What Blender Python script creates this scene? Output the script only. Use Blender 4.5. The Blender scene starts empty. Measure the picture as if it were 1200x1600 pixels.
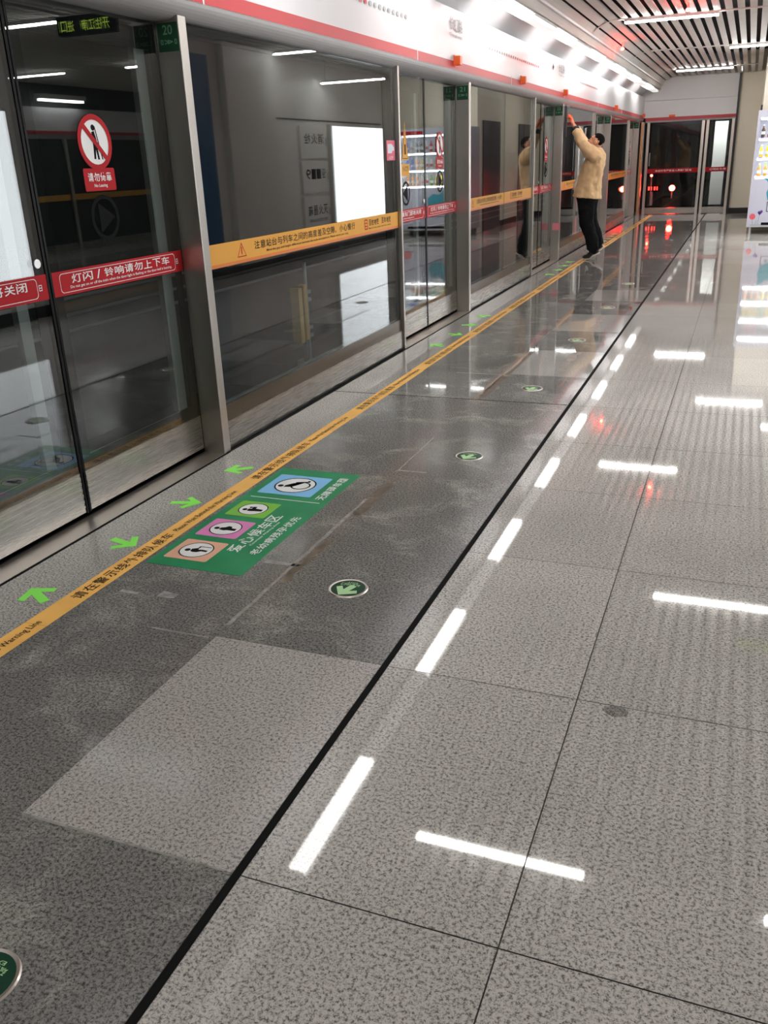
import bpy, bmesh, math, random
from mathutils import Vector, Matrix
random.seed(7)
PI = math.pi
S = bpy.context.scene
COL = S.collection

# ------------------------------------------------------------------ camera, world, exposure
cam_d = bpy.data.cameras.new('camera'); cam = bpy.data.objects.new('camera', cam_d); COL.objects.link(cam)
cam_d.sensor_fit = 'VERTICAL'; cam_d.sensor_height = 36.0; cam_d.sensor_width = 27.0
cam_d.lens = 1369.8 / 1600 * 36.0
cam_d.clip_start = 0.05; cam_d.clip_end = 200
YAW, PITCH, ROLL = math.radians(-22.0626), math.radians(-21.7428), math.radians(-2.263)
fw = Vector((math.sin(YAW)*math.cos(PITCH), math.cos(YAW)*math.cos(PITCH), math.sin(PITCH)))
rt = Vector((math.cos(YAW), -math.sin(YAW), 0)); up = rt.cross(fw)
r2 = rt*math.cos(ROLL) + up*math.sin(ROLL); u2 = up*math.cos(ROLL) - rt*math.sin(ROLL)
M = Matrix(((r2.x, u2.x, -fw.x, 0), (r2.y, u2.y, -fw.y, 0), (r2.z, u2.z, -fw.z, 1.45), (0, 0, 0, 1)))
cam.matrix_world = M
S.camera = cam
w = bpy.data.worlds.new('world'); S.world = w; w.use_nodes = True
w.node_tree.nodes['Background'].inputs[0].default_value = (0.9, 0.95, 1, 1)
w.node_tree.nodes['Background'].inputs[1].default_value = 0.02
S.view_settings.view_transform = 'Standard'; S.view_settings.look = 'None'
S.view_settings.exposure = 0.38; S.view_settings.gamma = 1.0; S.view_settings.use_curve_mapping = False
LAMP = 62.0          # ceiling bars
STRIP = 12.0         # strip lights along the header
BOXL = 4.3           # advertising light boxes

# ------------------------------------------------------------------ materials
MATS = {}
def newmat(name):
    m = bpy.data.materials.new(name); m.use_nodes = True
    return m, m.node_tree, m.node_tree.nodes['Principled BSDF']
def pm(name, col, rough=0.5, metal=0.0, spec=0.5, noise=0.0, scale=8.0, coat=0.0):
    """plain procedural material: colour with a light noise variation"""
    if name in MATS: return MATS[name]
    m, nt, b = newmat(name)
    b.inputs['Roughness'].default_value = rough; b.inputs['Metallic'].default_value = metal
    b.inputs['Specular IOR Level'].default_value = spec
    b.inputs['Coat Weight'].default_value = coat
    c = (col[0], col[1], col[2], 1)
    if noise > 0:
        tc = nt.nodes.new('ShaderNodeTexCoord'); n = nt.nodes.new('ShaderNodeTexNoise')
        n.inputs['Scale'].default_value = scale; n.inputs['Detail'].default_value = 4
        nt.links.new(tc.outputs['Object'], n.inputs['Vector'])
        r = nt.nodes.new('ShaderNodeValToRGB')
        r.color_ramp.elements[0].position = 0.3; r.color_ramp.elements[1].position = 0.7
        r.color_ramp.elements[0].color = tuple(x*(1-noise) for x in col) + (1,)
        r.color_ramp.elements[1].color = tuple(min(1, x*(1+noise)) for x in col) + (1,)
        nt.links.new(n.outputs['Fac'], r.inputs['Fac']); nt.links.new(r.outputs['Color'], b.inputs['Base Color'])
    else:
        b.inputs['Base Color'].default_value = c
    MATS[name] = m; return m
def em(name, col, s):
    if name in MATS: return MATS[name]
    m, nt, b = newmat(name)
    b.inputs['Base Color'].default_value = (col[0]*.8, col[1]*.8, col[2]*.8, 1)
    b.inputs['Emission Color'].default_value = (col[0], col[1], col[2], 1)
    b.inputs['Emission Strength'].default_value = s
    MATS[name] = m; return m
def granite(name, light, dark, cover=0.5, rough=0.1, scuff=0.0, spec=.5):
    m, nt, b = newmat(name); N = nt.nodes.new; L = nt.links.new
    tc = N('ShaderNodeTexCoord')
    n1 = N('ShaderNodeTexNoise'); n1.inputs['Scale'].default_value = 118; n1.inputs['Detail'].default_value = 5; n1.inputs['Roughness'].default_value = .85
    L(tc.outputs['Object'], n1.inputs['Vector'])
    r1 = N('ShaderNodeValToRGB'); e = r1.color_ramp.elements
    e[0].position = cover-.06; e[1].position = cover+.06
    e[0].color = (*dark, 1); e[1].color = (*light, 1)
    e2 = e.new(cover+.015); e2.color = (*[d*.35+l*.65 for d, l in zip(dark, light)], 1)
    L(n1.outputs['Fac'], r1.inputs['Fac'])
    n2 = N('ShaderNodeTexNoise'); n2.inputs['Scale'].default_value = 1.3; n2.inputs['Detail'].default_value = 6; n2.inputs['Roughness'].default_value = .6
    L(tc.outputs['Object'], n2.inputs['Vector'])
    g = N('ShaderNodeNewGeometry')
    # tile to tile tone and broad cloudiness
    mr = N('ShaderNodeMapRange'); mr.inputs['From Min'].default_value = .3; mr.inputs['From Max'].default_value = .7
    mr.inputs['To Min'].default_value = .9; mr.inputs['To Max'].default_value = 1.1
    L(n2.outputs['Fac'], mr.inputs['Value'])
    mr2 = N('ShaderNodeMapRange'); mr2.inputs['To Min'].default_value = .94; mr2.inputs['To Max'].default_value = 1.06
    L(g.outputs['Random Per Island'], mr2.inputs['Value'])
    mm = N('ShaderNodeMath'); mm.operation = 'MULTIPLY'; L(mr.outputs[0], mm.inputs[0]); L(mr2.outputs[0], mm.inputs[1])
    mx = N('ShaderNodeMix'); mx.data_type = 'RGBA'; mx.blend_type = 'MULTIPLY'; mx.inputs['Factor'].default_value = 1
    L(r1.outputs['Color'], mx.inputs[6]); L(mm.outputs[0], mx.inputs[7])
    out = mx.outputs[2]
    if scuff > 0:       # dull worn blotches
        mp = N('ShaderNodeMapping'); mp.inputs['Scale'].default_value = (3.2, 3.6, 1)
        L(tc.outputs['Object'], mp.inputs['Vector'])
        n3 = N('ShaderNodeTexNoise'); n3.inputs['Scale'].default_value = 1.0; n3.inputs['Detail'].default_value = 7; n3.inputs['Roughness'].default_value = .74
        n3.inputs['Distortion'].default_value = .6
        L(mp.outputs[0], n3.inputs['Vector'])
        r3 = N('ShaderNodeValToRGB'); r3.color_ramp.elements[0].position = .50; r3.color_ramp.elements[1].position = .72
        r3.color_ramp.elements[0].color = (0, 0, 0, 1); r3.color_ramp.elements[1].color = (scuff, scuff, scuff, 1)
        L(n3.outputs['Fac'], r3.inputs['Fac'])
        m2 = N('ShaderNodeMix'); m2.data_type = 'RGBA'; sc = N('ShaderNodeMix'); sc.data_type = 'RGBA'; sc.blend_type = 'MULTIPLY'; sc.inputs['Factor'].default_value = 1; sc.inputs[7].default_value = (2.3, 2.25, 2.15, 1)
        L(out, sc.inputs[6]); L(sc.outputs[2], m2.inputs[7])
        L(r3.outputs['Color'], m2.inputs['Factor']); L(out, m2.inputs[6]); out = m2.outputs[2]
        rr = N('ShaderNodeMapRange'); rr.inputs['To Min'].default_value = rough; rr.inputs['To Max'].default_value = rough+.22
        L(r3.outputs['Color'], rr.inputs['Value']); L(rr.outputs[0], b.inputs['Roughness'])
    else:
        b.inputs['Roughness'].default_value = rough
    L(out, b.inputs['Base Color'])
    b.inputs['Specular IOR Level'].default_value = spec
    MATS[name] = m; return m
def steel(name, col=(.47, .445, .41), rough=.22, axis='z', grooves=0):
    m, nt, b = newmat(name); N = nt.nodes.new; L = nt.links.new
    b.inputs['Metallic'].default_value = 1; b.inputs['Base Color'].default_value = (*col, 1)
    tc = N('ShaderNodeTexCoord'); mp = N('ShaderNodeMapping')
    mp.inputs['Scale'].default_value = (500, 500, 5) if axis == 'z' else (500, 5, 500)
    L(tc.outputs['Object'], mp.inputs['Vector'])
    n = N('ShaderNodeTexNoise'); n.inputs['Scale'].default_value = 1; n.inputs['Detail'].default_value = 3
    L(mp.outputs[0], n.inputs['Vector'])
    mr = N('ShaderNodeMapRange'); mr.inputs['To Min'].default_value = rough-.02; mr.inputs['To Max'].default_value = rough+.03
    L(n.outputs['Fac'], mr.inputs['Value']); L(mr.outputs[0], b.inputs['Roughness'])
    bp = N('ShaderNodeBump'); bp.inputs['Strength'].default_value = .004; bp.inputs['Distance'].default_value = .002
    L(n.outputs['Fac'], bp.inputs['Height']); L(bp.outputs[0], b.inputs['Normal'])
    MATS[name] = m; return m
def glass(name, tint=(.66, .70, .70), f0=.085):
    m = bpy.data.materials.new(name); m.use_nodes = True; nt = m.node_tree; N = nt.nodes.new; L = nt.links.new
    nt.nodes.remove(nt.nodes['Principled BSDF']); out = nt.nodes['Material Output']
    lw = N('ShaderNodeLayerWeight'); lw.inputs['Blend'].default_value = .5
    pw = N('ShaderNodeMath'); pw.operation = 'POWER'; pw.inputs[1].default_value = 5; L(lw.outputs['Facing'], pw.inputs[0])
    ml = N('ShaderNodeMath'); ml.operation = 'MULTIPLY_ADD'; ml.inputs[1].default_value = 1-f0; ml.inputs[2].default_value = f0
    L(pw.outputs[0], ml.inputs[0])
    t = N('ShaderNodeBsdfTransparent'); t.inputs[0].default_value = (*tint, 1)
    g = N('ShaderNodeBsdfGlossy'); g.inputs['Roughness'].default_value = .0; g.inputs[0].default_value = (.95, .97, .97, 1)
    mx = N('ShaderNodeMixShader'); L(ml.outputs[0], mx.inputs[0]); L(t.outputs[0], mx.inputs[1]); L(g.outputs[0], mx.inputs[2])
    L(mx.outputs[0], out.inputs['Surface'])
    MATS[name] = m; return m

G_LIGHT = granite('granite_light', (.57, .54, .507), (.105, .10, .096), .466, .03)
G_MID = granite('granite_mid', (.46, .44, .415), (.085, .083, .08), .475, .16, spec=.3)
G_DARK = granite('granite_dark', (.235, .23, .218), (.05, .049, .047), .48, .13, scuff=.7, spec=.28)
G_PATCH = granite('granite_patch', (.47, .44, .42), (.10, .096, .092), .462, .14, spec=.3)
G_MIDF = granite('granite_mid_polished', (.43, .415, .39), (.085, .083, .08), .475, .03)
G_DARKF = granite('granite_dark_polished', (.27, .265, .255), (.07, .068, .065), .475, .028, scuff=.6)
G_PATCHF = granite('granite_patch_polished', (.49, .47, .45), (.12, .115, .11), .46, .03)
G_STAIN = granite('granite_stained', (.30, .285, .265), (.06, .057, .054), .48, .06)
GROUT = pm('grout', (.07, .065, .06), .8)
JOINT = pm('black_joint', (.010, .010, .010), .8, spec=.05)
RUST = pm('rusty_seam', (.125, .10, .075), .3, noise=.5, scale=14)
PALE = pm('pale_mortar', (.24, .23, .215), .5, noise=.4, scale=30)
GLASSE = glass('gate_glass', (.72, .75, .75), .035)
STEEL = steel('steel_vertical', (.50, .475, .44), .32); STEELH = steel('steel_horizontal', (.37, .355, .33), .27, axis='y')
STEELD = steel('steel_sill', (.62, .57, .52), .35, 'x')
GLASS = glass('glass')
FRIT = pm('black_border', (.004, .004, .005), .3, spec=.1)
BROWN = pm('brown_border', (.045, .032, .020), .25)
STILE = pm('grey_stile', (.55, .53, .50), .35, .2)
RED = pm('red_film', (.43, .012, .018), .5, spec=.12); ORANGE = pm('yellow_film', (.68, .34, .065), .5, spec=.15)
ORANGE_D = pm('dark_orange_film', (.62, .17, .02), .4)
WHITE = pm('white_print', (.8, .8, .8), .45); BLACK = pm('black_print', (.006, .006, .007), .6, spec=.05)
DKPRINT = pm('brown_print', (.035, .02, .01), .5, spec=.1)
TAPE = pm('yellow_tape', (.95, .51, .12), .45, noise=.10, scale=7)
ARROW = pm('lime_sticker', (.27, .92, .11), .45)
GREEN = pm('green_vinyl', (.009, .245, .09), .4, noise=.12, scale=5)
PEACH = pm('peach_print', (.78, .42, .29), .4); PINK = pm('pink_print', (.72, .22, .50), .4)
LIME = pm('lime_print', (.20, .52, .05), .4); BLUE = pm('blue_print', (.22, .52, .85), .4)
LUMI = pm('pale_green', (.40, .66, .33), .5); DGREEN = pm('dark_green', (.005, .045, .022), .35, spec=.2)
SIGNG = pm('sign_green', (.006, .06, .025), .4); SIGNT = pm('sign_text', (.18, .40, .24), .5)
PANELW = pm('fascia_white', (.60, .585, .60), .32, noise=.02, scale=2); STRIPE = pm('fascia_red', (.47, .03, .04), .4)
LIP = pm('fascia_lip', (.30, .29, .29), .38)
GREYTXT = pm('grey_print', (.33, .33, .34), .5)
BEACON = pm('orange_plastic', (.85, .13, .02), .35)
SLAT = pm('slat_paint', (.62, .595, .555), .6, spec=.2, noise=.03, scale=3); VOID = pm('void_black', (.006, .006, .006), .9)
LAMPM = em('lamp_white', (1, .985, .95), LAMP); STRIPM = em('strip_white', (1, .985, .97), STRIP); BOXM = em('box_white', (.95, .97, 1), BOXL)
HOUSING = pm('lamp_housing', (.55, .55, .54), .4)
WALLW = pm('wall_panel', (.70, .69, .65), .42, noise=.03, scale=1.2); WALLB = pm('wall_cream', (.88, .82, .68), .5, noise=.03, scale=1)
FARW = pm('far_panel', (.74, .73, .74), .45, noise=.03, scale=1)
DKDOOR = pm('dark_door', (.06, .068, .078), .35, noise=.15, scale=2); BASEB = pm('black_baseboard', (.012, .012, .012), .4)
BLUEW = pm('blue_panel', (.015, .10, .24), .35); TUN = pm('tunnel_concrete', (.07, .073, .073), .85, noise=.3, scale=1.4)
TUNF = pm('tunnel_floor', (.03, .03, .03), .9, noise=.3, scale=3); PIPE = pm('pipe_grey', (.42, .43, .43), .5)
YELLOW = pm('yellow_enamel', (.78, .42, .03), .4); METAL = pm('clamp_metal', (.5, .5, .5), .35, .8)
REDL = em('red_lamp', (1, .012, .006), 480); COVER = em('cover_glow', (1, .985, .97), .5); REDS = em('red_led', (1, .03, .02), 7); GLED = em('led_green', (.55, .75, .08), 1.1)  # COVER: faint glow put into the gap covers, which hold no lamp
PURPLE = em('purple_tag', (.22, .12, 1), 1.2)

# ------------------------------------------------------------------ mesh helpers
class MB:
    def __init__(s): s.v = []; s.f = []; s.m = []
    def quad(s, pts, mi=0):
        k = len(s.v); s.v += [tuple(p) for p in pts]; s.f.append(list(range(k, k+len(pts)))); s.m.append(mi); return s
    def box(s, x0, y0, z0, x1, y1, z1, mi=0):
        if x0 > x1: x0, x1 = x1, x0
        if y0 > y1: y0, y1 = y1, y0
        if z0 > z1: z0, z1 = z1, z0
        k = len(s.v)
        s.v += [(x0,y0,z0),(x1,y0,z0),(x1,y1,z0),(x0,y1,z0),(x0,y0,z1),(x1,y0,z1),(x1,y1,z1),(x0,y1,z1)]
        for f in ((0,3,2,1),(4,5,6,7),(0,1,5,4),(1,2,6,5),(2,3,7,6),(3,0,4,7)):
            s.f.append([k+i for i in f]); s.m.append(mi)
        return s
    def tube(s, path, radii, n=12, mi=0, caps=True, squash=None):
        """lofted tube along a path, radius per point (a number or (a,b) ellipse)"""
        P = [Vector(p) for p in path]; rings = []
        t0 = (P[1]-P[0]).normalized()
        ref = Vector((0, 1, 0)) if abs(t0.y) < .9 else Vector((1, 0, 0))
        a = (ref - t0*ref.dot(t0)).normalized()
        for i, p in enumerate(P):
            t = (P[min(i+1, len(P)-1)] - P[max(i-1, 0)]).normalized()
            a = (a - t*a.dot(t)).normalized(); b = t.cross(a)
            r = radii[i] if not isinstance(radii, (int, float)) else radii
            ra, rb = r if isinstance(r, tuple) else (r, r)
            k = len(s.v)
            for j in range(n):
                q = 2*PI*j/n; s.v.append(tuple(p + a*ra*math.cos(q) + b*rb*math.sin(q)))
            rings.append(k)
        for i in range(len(rings)-1):
            for j in range(n):
                j2 = (j+1) % n
                s.f.append([rings[i]+j, rings[i]+j2, rings[i+1]+j2, rings[i+1]+j]); s.m.append(mi)
        if caps:
            s.f.append([rings[0]+j for j in range(n)][::-1]); s.m.append(mi)
            s.f.append([rings[-1]+j for j in range(n)]); s.m.append(mi)
        return s
    def cyl(s, p0, p1, r, n=20, mi=0): return s.tube([p0, p1], [r, r], n, mi)
    def sph(s, c, r, n=14, mi=0):
        """ellipsoid; r number or (rx,ry,rz)"""
        rx, ry, rz = r if isinstance(r, tuple) else (r, r, r); k = len(s.v); h = n//2
        s.v.append((c[0], c[1], c[2]-rz))
        for i in range(1, h):
            th = -PI/2 + PI*i/h
            for j in range(n):
                q = 2*PI*j/n; s.v.append((c[0]+rx*math.cos(th)*math.cos(q), c[1]+ry*math.cos(th)*math.sin(q), c[2]+rz*math.sin(th)))
        s.v.append((c[0], c[1], c[2]+rz)); top = len(s.v)-1
        for j in range(n):
            j2 = (j+1) % n
            s.f.append([k, k+1+j2, k+1+j]); s.m.append(mi)
            for i in range(h-2):
                a = k+1+i*n; s.f.append([a+j, a+j2, a+n+j2, a+n+j]); s.m.append(mi)
            a = k+1+(h-2)*n; s.f.append([a+j, a+j2, top]); s.m.append(mi)
        return s
    def prism(s, poly, fr, d0, d1, mi=0):
        """2D polygon in frame fr (u,v) extruded along its normal between d0 and d1"""
        a = sum(poly[i][0]*poly[(i+1) % len(poly)][1]-poly[(i+1) % len(poly)][0]*poly[i][1] for i in range(len(poly)))
        if a < 0: poly = poly[::-1]
        k = len(s.v); n = len(poly)
        s.v += [tuple(fr(u, v, d0)) for u, v in poly] + [tuple(fr(u, v, d1)) for u, v in poly]
        s.f.append([k+i for i in range(n)][::-1]); s.m.append(mi)
        s.f.append([k+n+i for i in range(n)]); s.m.append(mi)
        for i in range(n):
            j = (i+1) % n; s.f.append([k+i, k+j, k+n+j, k+n+i]); s.m.append(mi)
        return s
    def build(s, name, mats, parent=None, smooth=False, bevel=0, loc=None):
        me = bpy.data.meshes.new(name)
        me.from_pydata(s.v, [], s.f)
        for m in (mats if isinstance(mats, (list, tuple)) else [mats]): me.materials.append(m)
        if any(s.m): me.polygons.foreach_set('material_index', s.m)
        if smooth: me.polygons.foreach_set('use_smooth', [True]*len(me.polygons))
        me.update()
        o = bpy.data.objects.new(name, me); COL.objects.link(o)
        if parent: o.parent = parent
        if loc: o.location = loc
        if bevel:
            b = o.modifiers.new('bevel', 'BEVEL'); b.width = bevel; b.segments = 2; b.limit_method = 'ANGLE'
        return o
def frame(o, u, v):
    o, u, v = Vector(o), Vector(u), Vector(v); n = u.cross(v)
    return lambda a, b, d=0: o + u*a + v*b + n*d
def circ(cx, cy, r, n=28, ry=None): return [(cx+r*math.cos(2*PI*i/n), cy+(ry or r)*math.sin(2*PI*i/n)) for i in range(n)]
def rrect(x0, y0, x1, y1, r, n=5):
    p = []
    for cx, cy, a in ((x1-r, y1-r, 0), (x0+r, y1-r, 90), (x0+r, y0+r, 180), (x1-r, y0+r, 270)):
        for i in range(n+1):
            q = math.radians(a+90*i/n); p.append((cx+r*math.cos(q), cy+r*math.sin(q)))
    return p
def ringpoly(mb, outer, inner, fr, d, mi=0):
    n = len(outer)
    for i in range(n):
        j = (i+1) % n
        mb.quad([fr(*outer[i], d), fr(*outer[j], d), fr(*inner[j], d), fr(*inner[i], d)], mi)
TCACHE = {}
def glyphs(s):
    if s not in TCACHE:
        c = bpy.data.curves.new('t', 'FONT'); c.body = s; c.size = 1; c.resolution_u = 3; c.offset = .012
        o = bpy.data.objects.new('t', c); COL.objects.link(o)
        dg = bpy.context.evaluated_depsgraph_get(); dg.update()
        me = bpy.data.meshes.new_from_object(o.evaluated_get(dg))
        V = [tuple(v.co) for v in me.vertices]; F = [list(p.vertices) for p in me.polygons]
        bpy.data.objects.remove(o); bpy.data.curves.remove(c); bpy.data.meshes.remove(me)
        TCACHE[s] = (V, F)
    return TCACHE[s]
def text(mb, s, fr, u0, v0, u1, v1, d=0, mi=0):
    """lettering filled into the rectangle u0..u1, v0..v1 of frame fr"""
    V, F = glyphs(s)
    if not V: return mb
    a0, a1 = min(v[0] for v in V), max(v[0] for v in V); b0, b1 = min(v[1] for v in V), max(v[1] for v in V)
    k = len(mb.v)
    for x, y, z in V:
        mb.v.append(tuple(fr(u0+(x-a0)/(a1-a0)*(u1-u0), v0+(y-b0)/(b1-b0)*(v1-v0), d)))
    for f in F: mb.f.append([k+i for i in f]); mb.m.append(mi)
    return mb
def cjk(mb, s, fr, u0, v0, u1, v1, d=0, mi=0):
    """characters set one by one on an even pitch, each as wide as its cell allows"""
    n = len(s); p = (u1-u0)/n
    for i, ch in enumerate(s):
        if ch == ' ': continue
        a = u0+p*i+p*.06; b = u0+p*(i+1)-p*.06
        hh = (v1-v0)
        if ch in '，。': text(mb, ch, fr, a, v0, a+(b-a)*.25, v0+hh*.3, d, mi)
        elif ch == '/': text(mb, ch, fr, a+(b-a)*.3, v0, a+(b-a)*.7, v1, d, mi)
        else: text(mb, ch, fr, a, v0, b, v1, d, mi)
    return mb

def tag(o, label=None, cat=None, group=None, kind=None):
    if label: o['label'] = label
    if cat: o['category'] = cat
    if group: o['group'] = group
    if kind: o['kind'] = kind
    return o
def thing(name, loc, label, cat, group=None):
    o = bpy.data.objects.new(name, None); COL.objects.link(o); o.location = loc; o.empty_display_size = .1
    return tag(o, label, cat, group)
def struct(name, mb, mats, **k):
    o = mb.build(name, mats, **k); o['kind'] = 'structure'; return o

# ------------------------------------------------------------------ setting: floor
YEND = 23.72
rows = [-5.0, -4.05, -3.16, -2.28, -1.39, -.51, .375, 1.264, 2.172, 3.065, 3.856, 4.603, 5.365, 6.11, 6.99, 7.86, 8.76, 9.63, 10.45]
while rows[-1] < 22.3: rows.append(rows[-1]+.88)
rows[-1] = 22.85; rows.append(YEND)
fl = MB(); g = .0016
fl.quad([(-2.505, -5, -.004), (7.4, -5, -.004), (7.4, YEND+.1, -.004), (-2.505, YEND+.1, -.004)], 4)
def tile(x0, x1, y0, y1, mi, gx=g, gy=g): fl.quad([(x0+gx, y0+gy, 0), (x1-gx, y0+gy, 0), (x1-gx, y1-gy, 0), (x0+gx, y1-gy, 0)], mi)
xs = [-.888, -.306, .594, 1.494, 2.394, 3.294, 4.194, 5.094, 5.994, 7.38]
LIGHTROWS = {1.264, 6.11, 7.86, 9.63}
for i in range(len(rows)-1):
    y0, y1 = rows[i], rows[i+1]
    gy0 = g*1.6 if abs(y0-4.603) < .01 else g
    for a, b in zip(xs, xs[1:]): tile(a, b, y0, y1, 0, g, gy0)
    o8 = 7 if y0 > 5.3 else 0
    tile(-2.505, -2.15, y0, y1, 1+o8, .0006, .0008 if abs(y0-5.365) > .01 else .003)
    tile(-2.15, -1.503, y0, y1, (2 if i < len(rows)-2 else 3)+o8, .0006, .0006)
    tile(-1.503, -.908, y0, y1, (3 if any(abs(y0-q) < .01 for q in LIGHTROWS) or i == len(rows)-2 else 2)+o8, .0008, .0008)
fl.quad([(-.908, -5, -.001), (-.888, -5, -.001), (-.888, YEND, -.001), (-.908, YEND, -.001)], 5)
for (y0, y1, x0, x1, mi) in ((5.36, 5.372, -2.505, -.912, 5),):
    fl.quad([(x0, y0, .0006), (x1, y0, .0006), (x1, y1, .0006), (x0, y1, .0006)], mi)
# worn rusty and pale streaks along the seam of the dark tiles
for (y0, y1, x, wd, mi) in ((2.25, 3.5, -1.503, .014, 7), (2.6, 3.0, -1.475, .03, 6), (3.3, 3.75, -1.47, .05, 6), (3.9, 4.5, -1.503, .006, 7), (5.4, 6.05, -1.47, .05, 6), (5.4, 6.1, -1.50, .008, 7), (6.1, 6.9, -1.47, .03, 6), (7.9, 8.7, -1.47, .03, 6), (7.0, 7.8, -1.505, .006, 6), (6.2, 6.95, -1.13, .06, 6), (7.95, 8.7, -1.16, .05, 6)):
    n = 14; pts = []
    for k in range(n+1): pts.append((x-wd/2+random.uniform(-.3, .3)*wd, y0+(y1-y0)*k/n, .0007))
    for k in range(n, -1, -1): pts.append((x+wd/2+random.uniform(-.3, .3)*wd, y0+(y1-y0)*k/n, .0007))
    for k in range(n): fl.quad([pts[k], pts[2*n+1-k], pts[2*n-k], pts[k+1]], mi)
for (y, x0, x1, wd) in ((6.085, -1.85, -1.52, .012), (3.3, -1.5, -1.32, .012), (3.92, -1.5, -1.35, .014), (2.155, -1.75, -1.52, .008), (2.75, -1.63, -1.48, .03), (1.264, -1.5, -.93, .008), (2.36, -2.03, -1.95, .02), (2.38, -1.87, -1.8, .05)):
    fl.quad([(x0, y-wd/2, .0007), (x1, y-wd/3, .0007), (x1, y+wd/3, .0007), (x0, y+wd/2, .0007)], 7)
struct('floor', fl, [G_LIGHT, G_MID, G_DARK, G_PATCH, GROUT, JOINT, RUST, PALE, G_MIDF, G_DARKF, G_PATCHF])

# ------------------------------------------------------------------ setting: ceiling of slats with a cove, ribs and dark void
ce = MB(); P = .14
x = -1.70
k = 0
while x + k*P < 1.74:
    xc = x + k*P
    y1 = 18.4 if xc > .02 else YEND
    ce.box(xc-.041, -5, 3.05, xc+.041, y1, 3.062); k += 1
# cove: quarter ellipse
def cove(t): return (-1.79-.36*math.sin(t), 2.79+.262*math.cos(t))
for (a, b) in ((.02, .30), (.42, .72), (.84, 1.57)):
    n = 6
    for i in range(n):
        q0, q1 = a+(b-a)*i/n, a+(b-a)*(i+1)/n
        (xa, za), (xb, zb) = cove(q0), cove(q1)
        ce.quad([(xa, -5, za), (xa, YEND, za), (xb, YEND, zb), (xb, -5, zb)])
        ce.quad([(xb, -5, zb+.02), (xb, YEND, zb+.02), (xa, YEND, za+.02), (xa, -5, za+.02)])
RIBS = [-3.8, .42, 4.63, 8.88, 13.12, 17.36, 21.55]
for ry in RIBS:
    xe = 1.78 if ry < 18 else .03
    ce.box(-1.79, ry-.04, 3.038, xe, ry+.04, 3.052)
    for i in range(10):
        q0, q1 = PI/2*i/10, PI/2*(i+1)/10
        (xa, za), (xb, zb) = cove(q0), cove(q1)
        ce.quad([(xa, ry-.04, za-.012), (xa, ry+.04, za-.012), (xb, ry+.04, zb-.012), (xb, ry-.04, zb-.012)])
struct('ceiling', ce, SLAT)
vo = MB().box(-2.9, -5, 3.5, 7.6, YEND+.3, 3.6); struct('ceiling', vo, VOID)
oc = MB()
xx = 1.87
while xx < 7.2: oc.box(xx-.046, -5, 3.05, xx+.046, 18.4, 3.075); xx += P
struct('ceiling', oc, SLAT)
so = MB().box(-2.75, -5, 2.875, -2.10, YEND, 2.90).quad([(-2.60, -5, 2.68), (-2.60, YEND, 2.68), (-2.40, YEND, 2.875), (-2.40, -5, 2.875)])
struct('ceiling', so, FARW)

# ------------------------------------------------------------------ setting: walls
WX = 1.79
wa = MB().box(WX, -5, 0, WX+.25, 7.85, 3.5); struct('wall_right', wa, WALLW)
wb = MB(); wb.box(WX, 10.9, 0, WX+.25, 18.6, 3.5, 0)
wb.box(WX-.02, 10.9, .1, WX, 11.3, 2.85, 1)
wb.box(WX-.10, 11.6, .0, WX, 13.0, 3.04, 0)
wb.box(WX-.012, 13.1, 2.13, WX, 17.6, 2.15, 2); wb.box(WX-.05, 17.7, 0, WX, 18.04, 3.04, 3)
struct('wall_right', wb, [WALLW, BLUEW, DKDOOR, STILE])
bl = MB().box(.1, 18.62, 0, 4.5, 23.9, 3.5); struct('wall_right', bl, WALLB)
bb = MB().box(WX-.012, -5, 0, WX, 7.85, .12).box(WX-.11, 10.9, 0, WX-.012, 18.6, .12).box(.085, 20.5, 0, .1, 22.1, .12); struct('baseboard_right', bb, BASEB)
struct('door_1', MB().box(.07, 19.0, 0, .1, 20.4, 2.17), DKDOOR)
struct('door_2', MB().box(.07, 22.2, 0, .1, 23.4, 2.17), DKDOOR)
struct('wall_back', MB().box(-2.9, -5.2, 0, 7.5, -5.0, 3.5), WALLW)
fa = MB().box(-.385, 23.78, 0, 4.5, 24.0, 3.5, 0); struct('wall_far', fa, WALLB)
fb = MB()
fb.box(-2.75, 23.72, 2.565, -.43, 23.85, 3.3, 0)
fb.box(-2.75, 23.70, 2.195, -.43, 23.84, 2.557, 0)
fb.box(-2.45, 23.692, 2.125, -.43, 23.84, 2.195, 1)
fb.box(-2.45, 23.70, 2.092, -.43, 23.84, 2.125, 2)
struct('wall_far', fb, [FARW, STRIPE, LIP])
struct('trim_1', MB().box(-.435, 23.70, 0, -.385, 23.9, 3.05), BASEB)
struct('baseboard_far', MB().box(-.385, 23.765, 0, .1, 23.78, .125), BASEB)
tu = MB(); tu.box(-6.5, -6, -1.3, -6.3, 34, 3.6, 0); tu.box(-6.3, -6, -1.4, -2.75, 34, -1.2, 1); tu.box(-6.3, -6, 3.4, -2.7, 34, 3.6, 0)
tu.box(-6.5, -6.2, -1.4, -2.7, -6, 3.6, 0); tu.box(-6.5, 33.9, -1.4, .6, 34.1, 3.6, 0)
struct('wall_left', tu, [TUN, TUNF])
pe = MB().box(-2.75, -5, -1.2, -2.70, 24, -.02).box(-2.72, -5, -.2, -2.505, 24, -.02); struct('wall_left', pe, TUN)
eq = MB().box(-2.7, 23.86, -.1, .6, 34, -.005, 1).box(-.3, 24.0, 0, .6, 34, 3.4, 0).box(-2.7, 24, 3.2, .6, 34, 3.4, 0); struct('wall_far', eq, [TUN, FRIT])
struct('wall_far', MB().box(-.93, 25.6, 0, -.62, 25.7, 2.16), WALLW)
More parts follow.
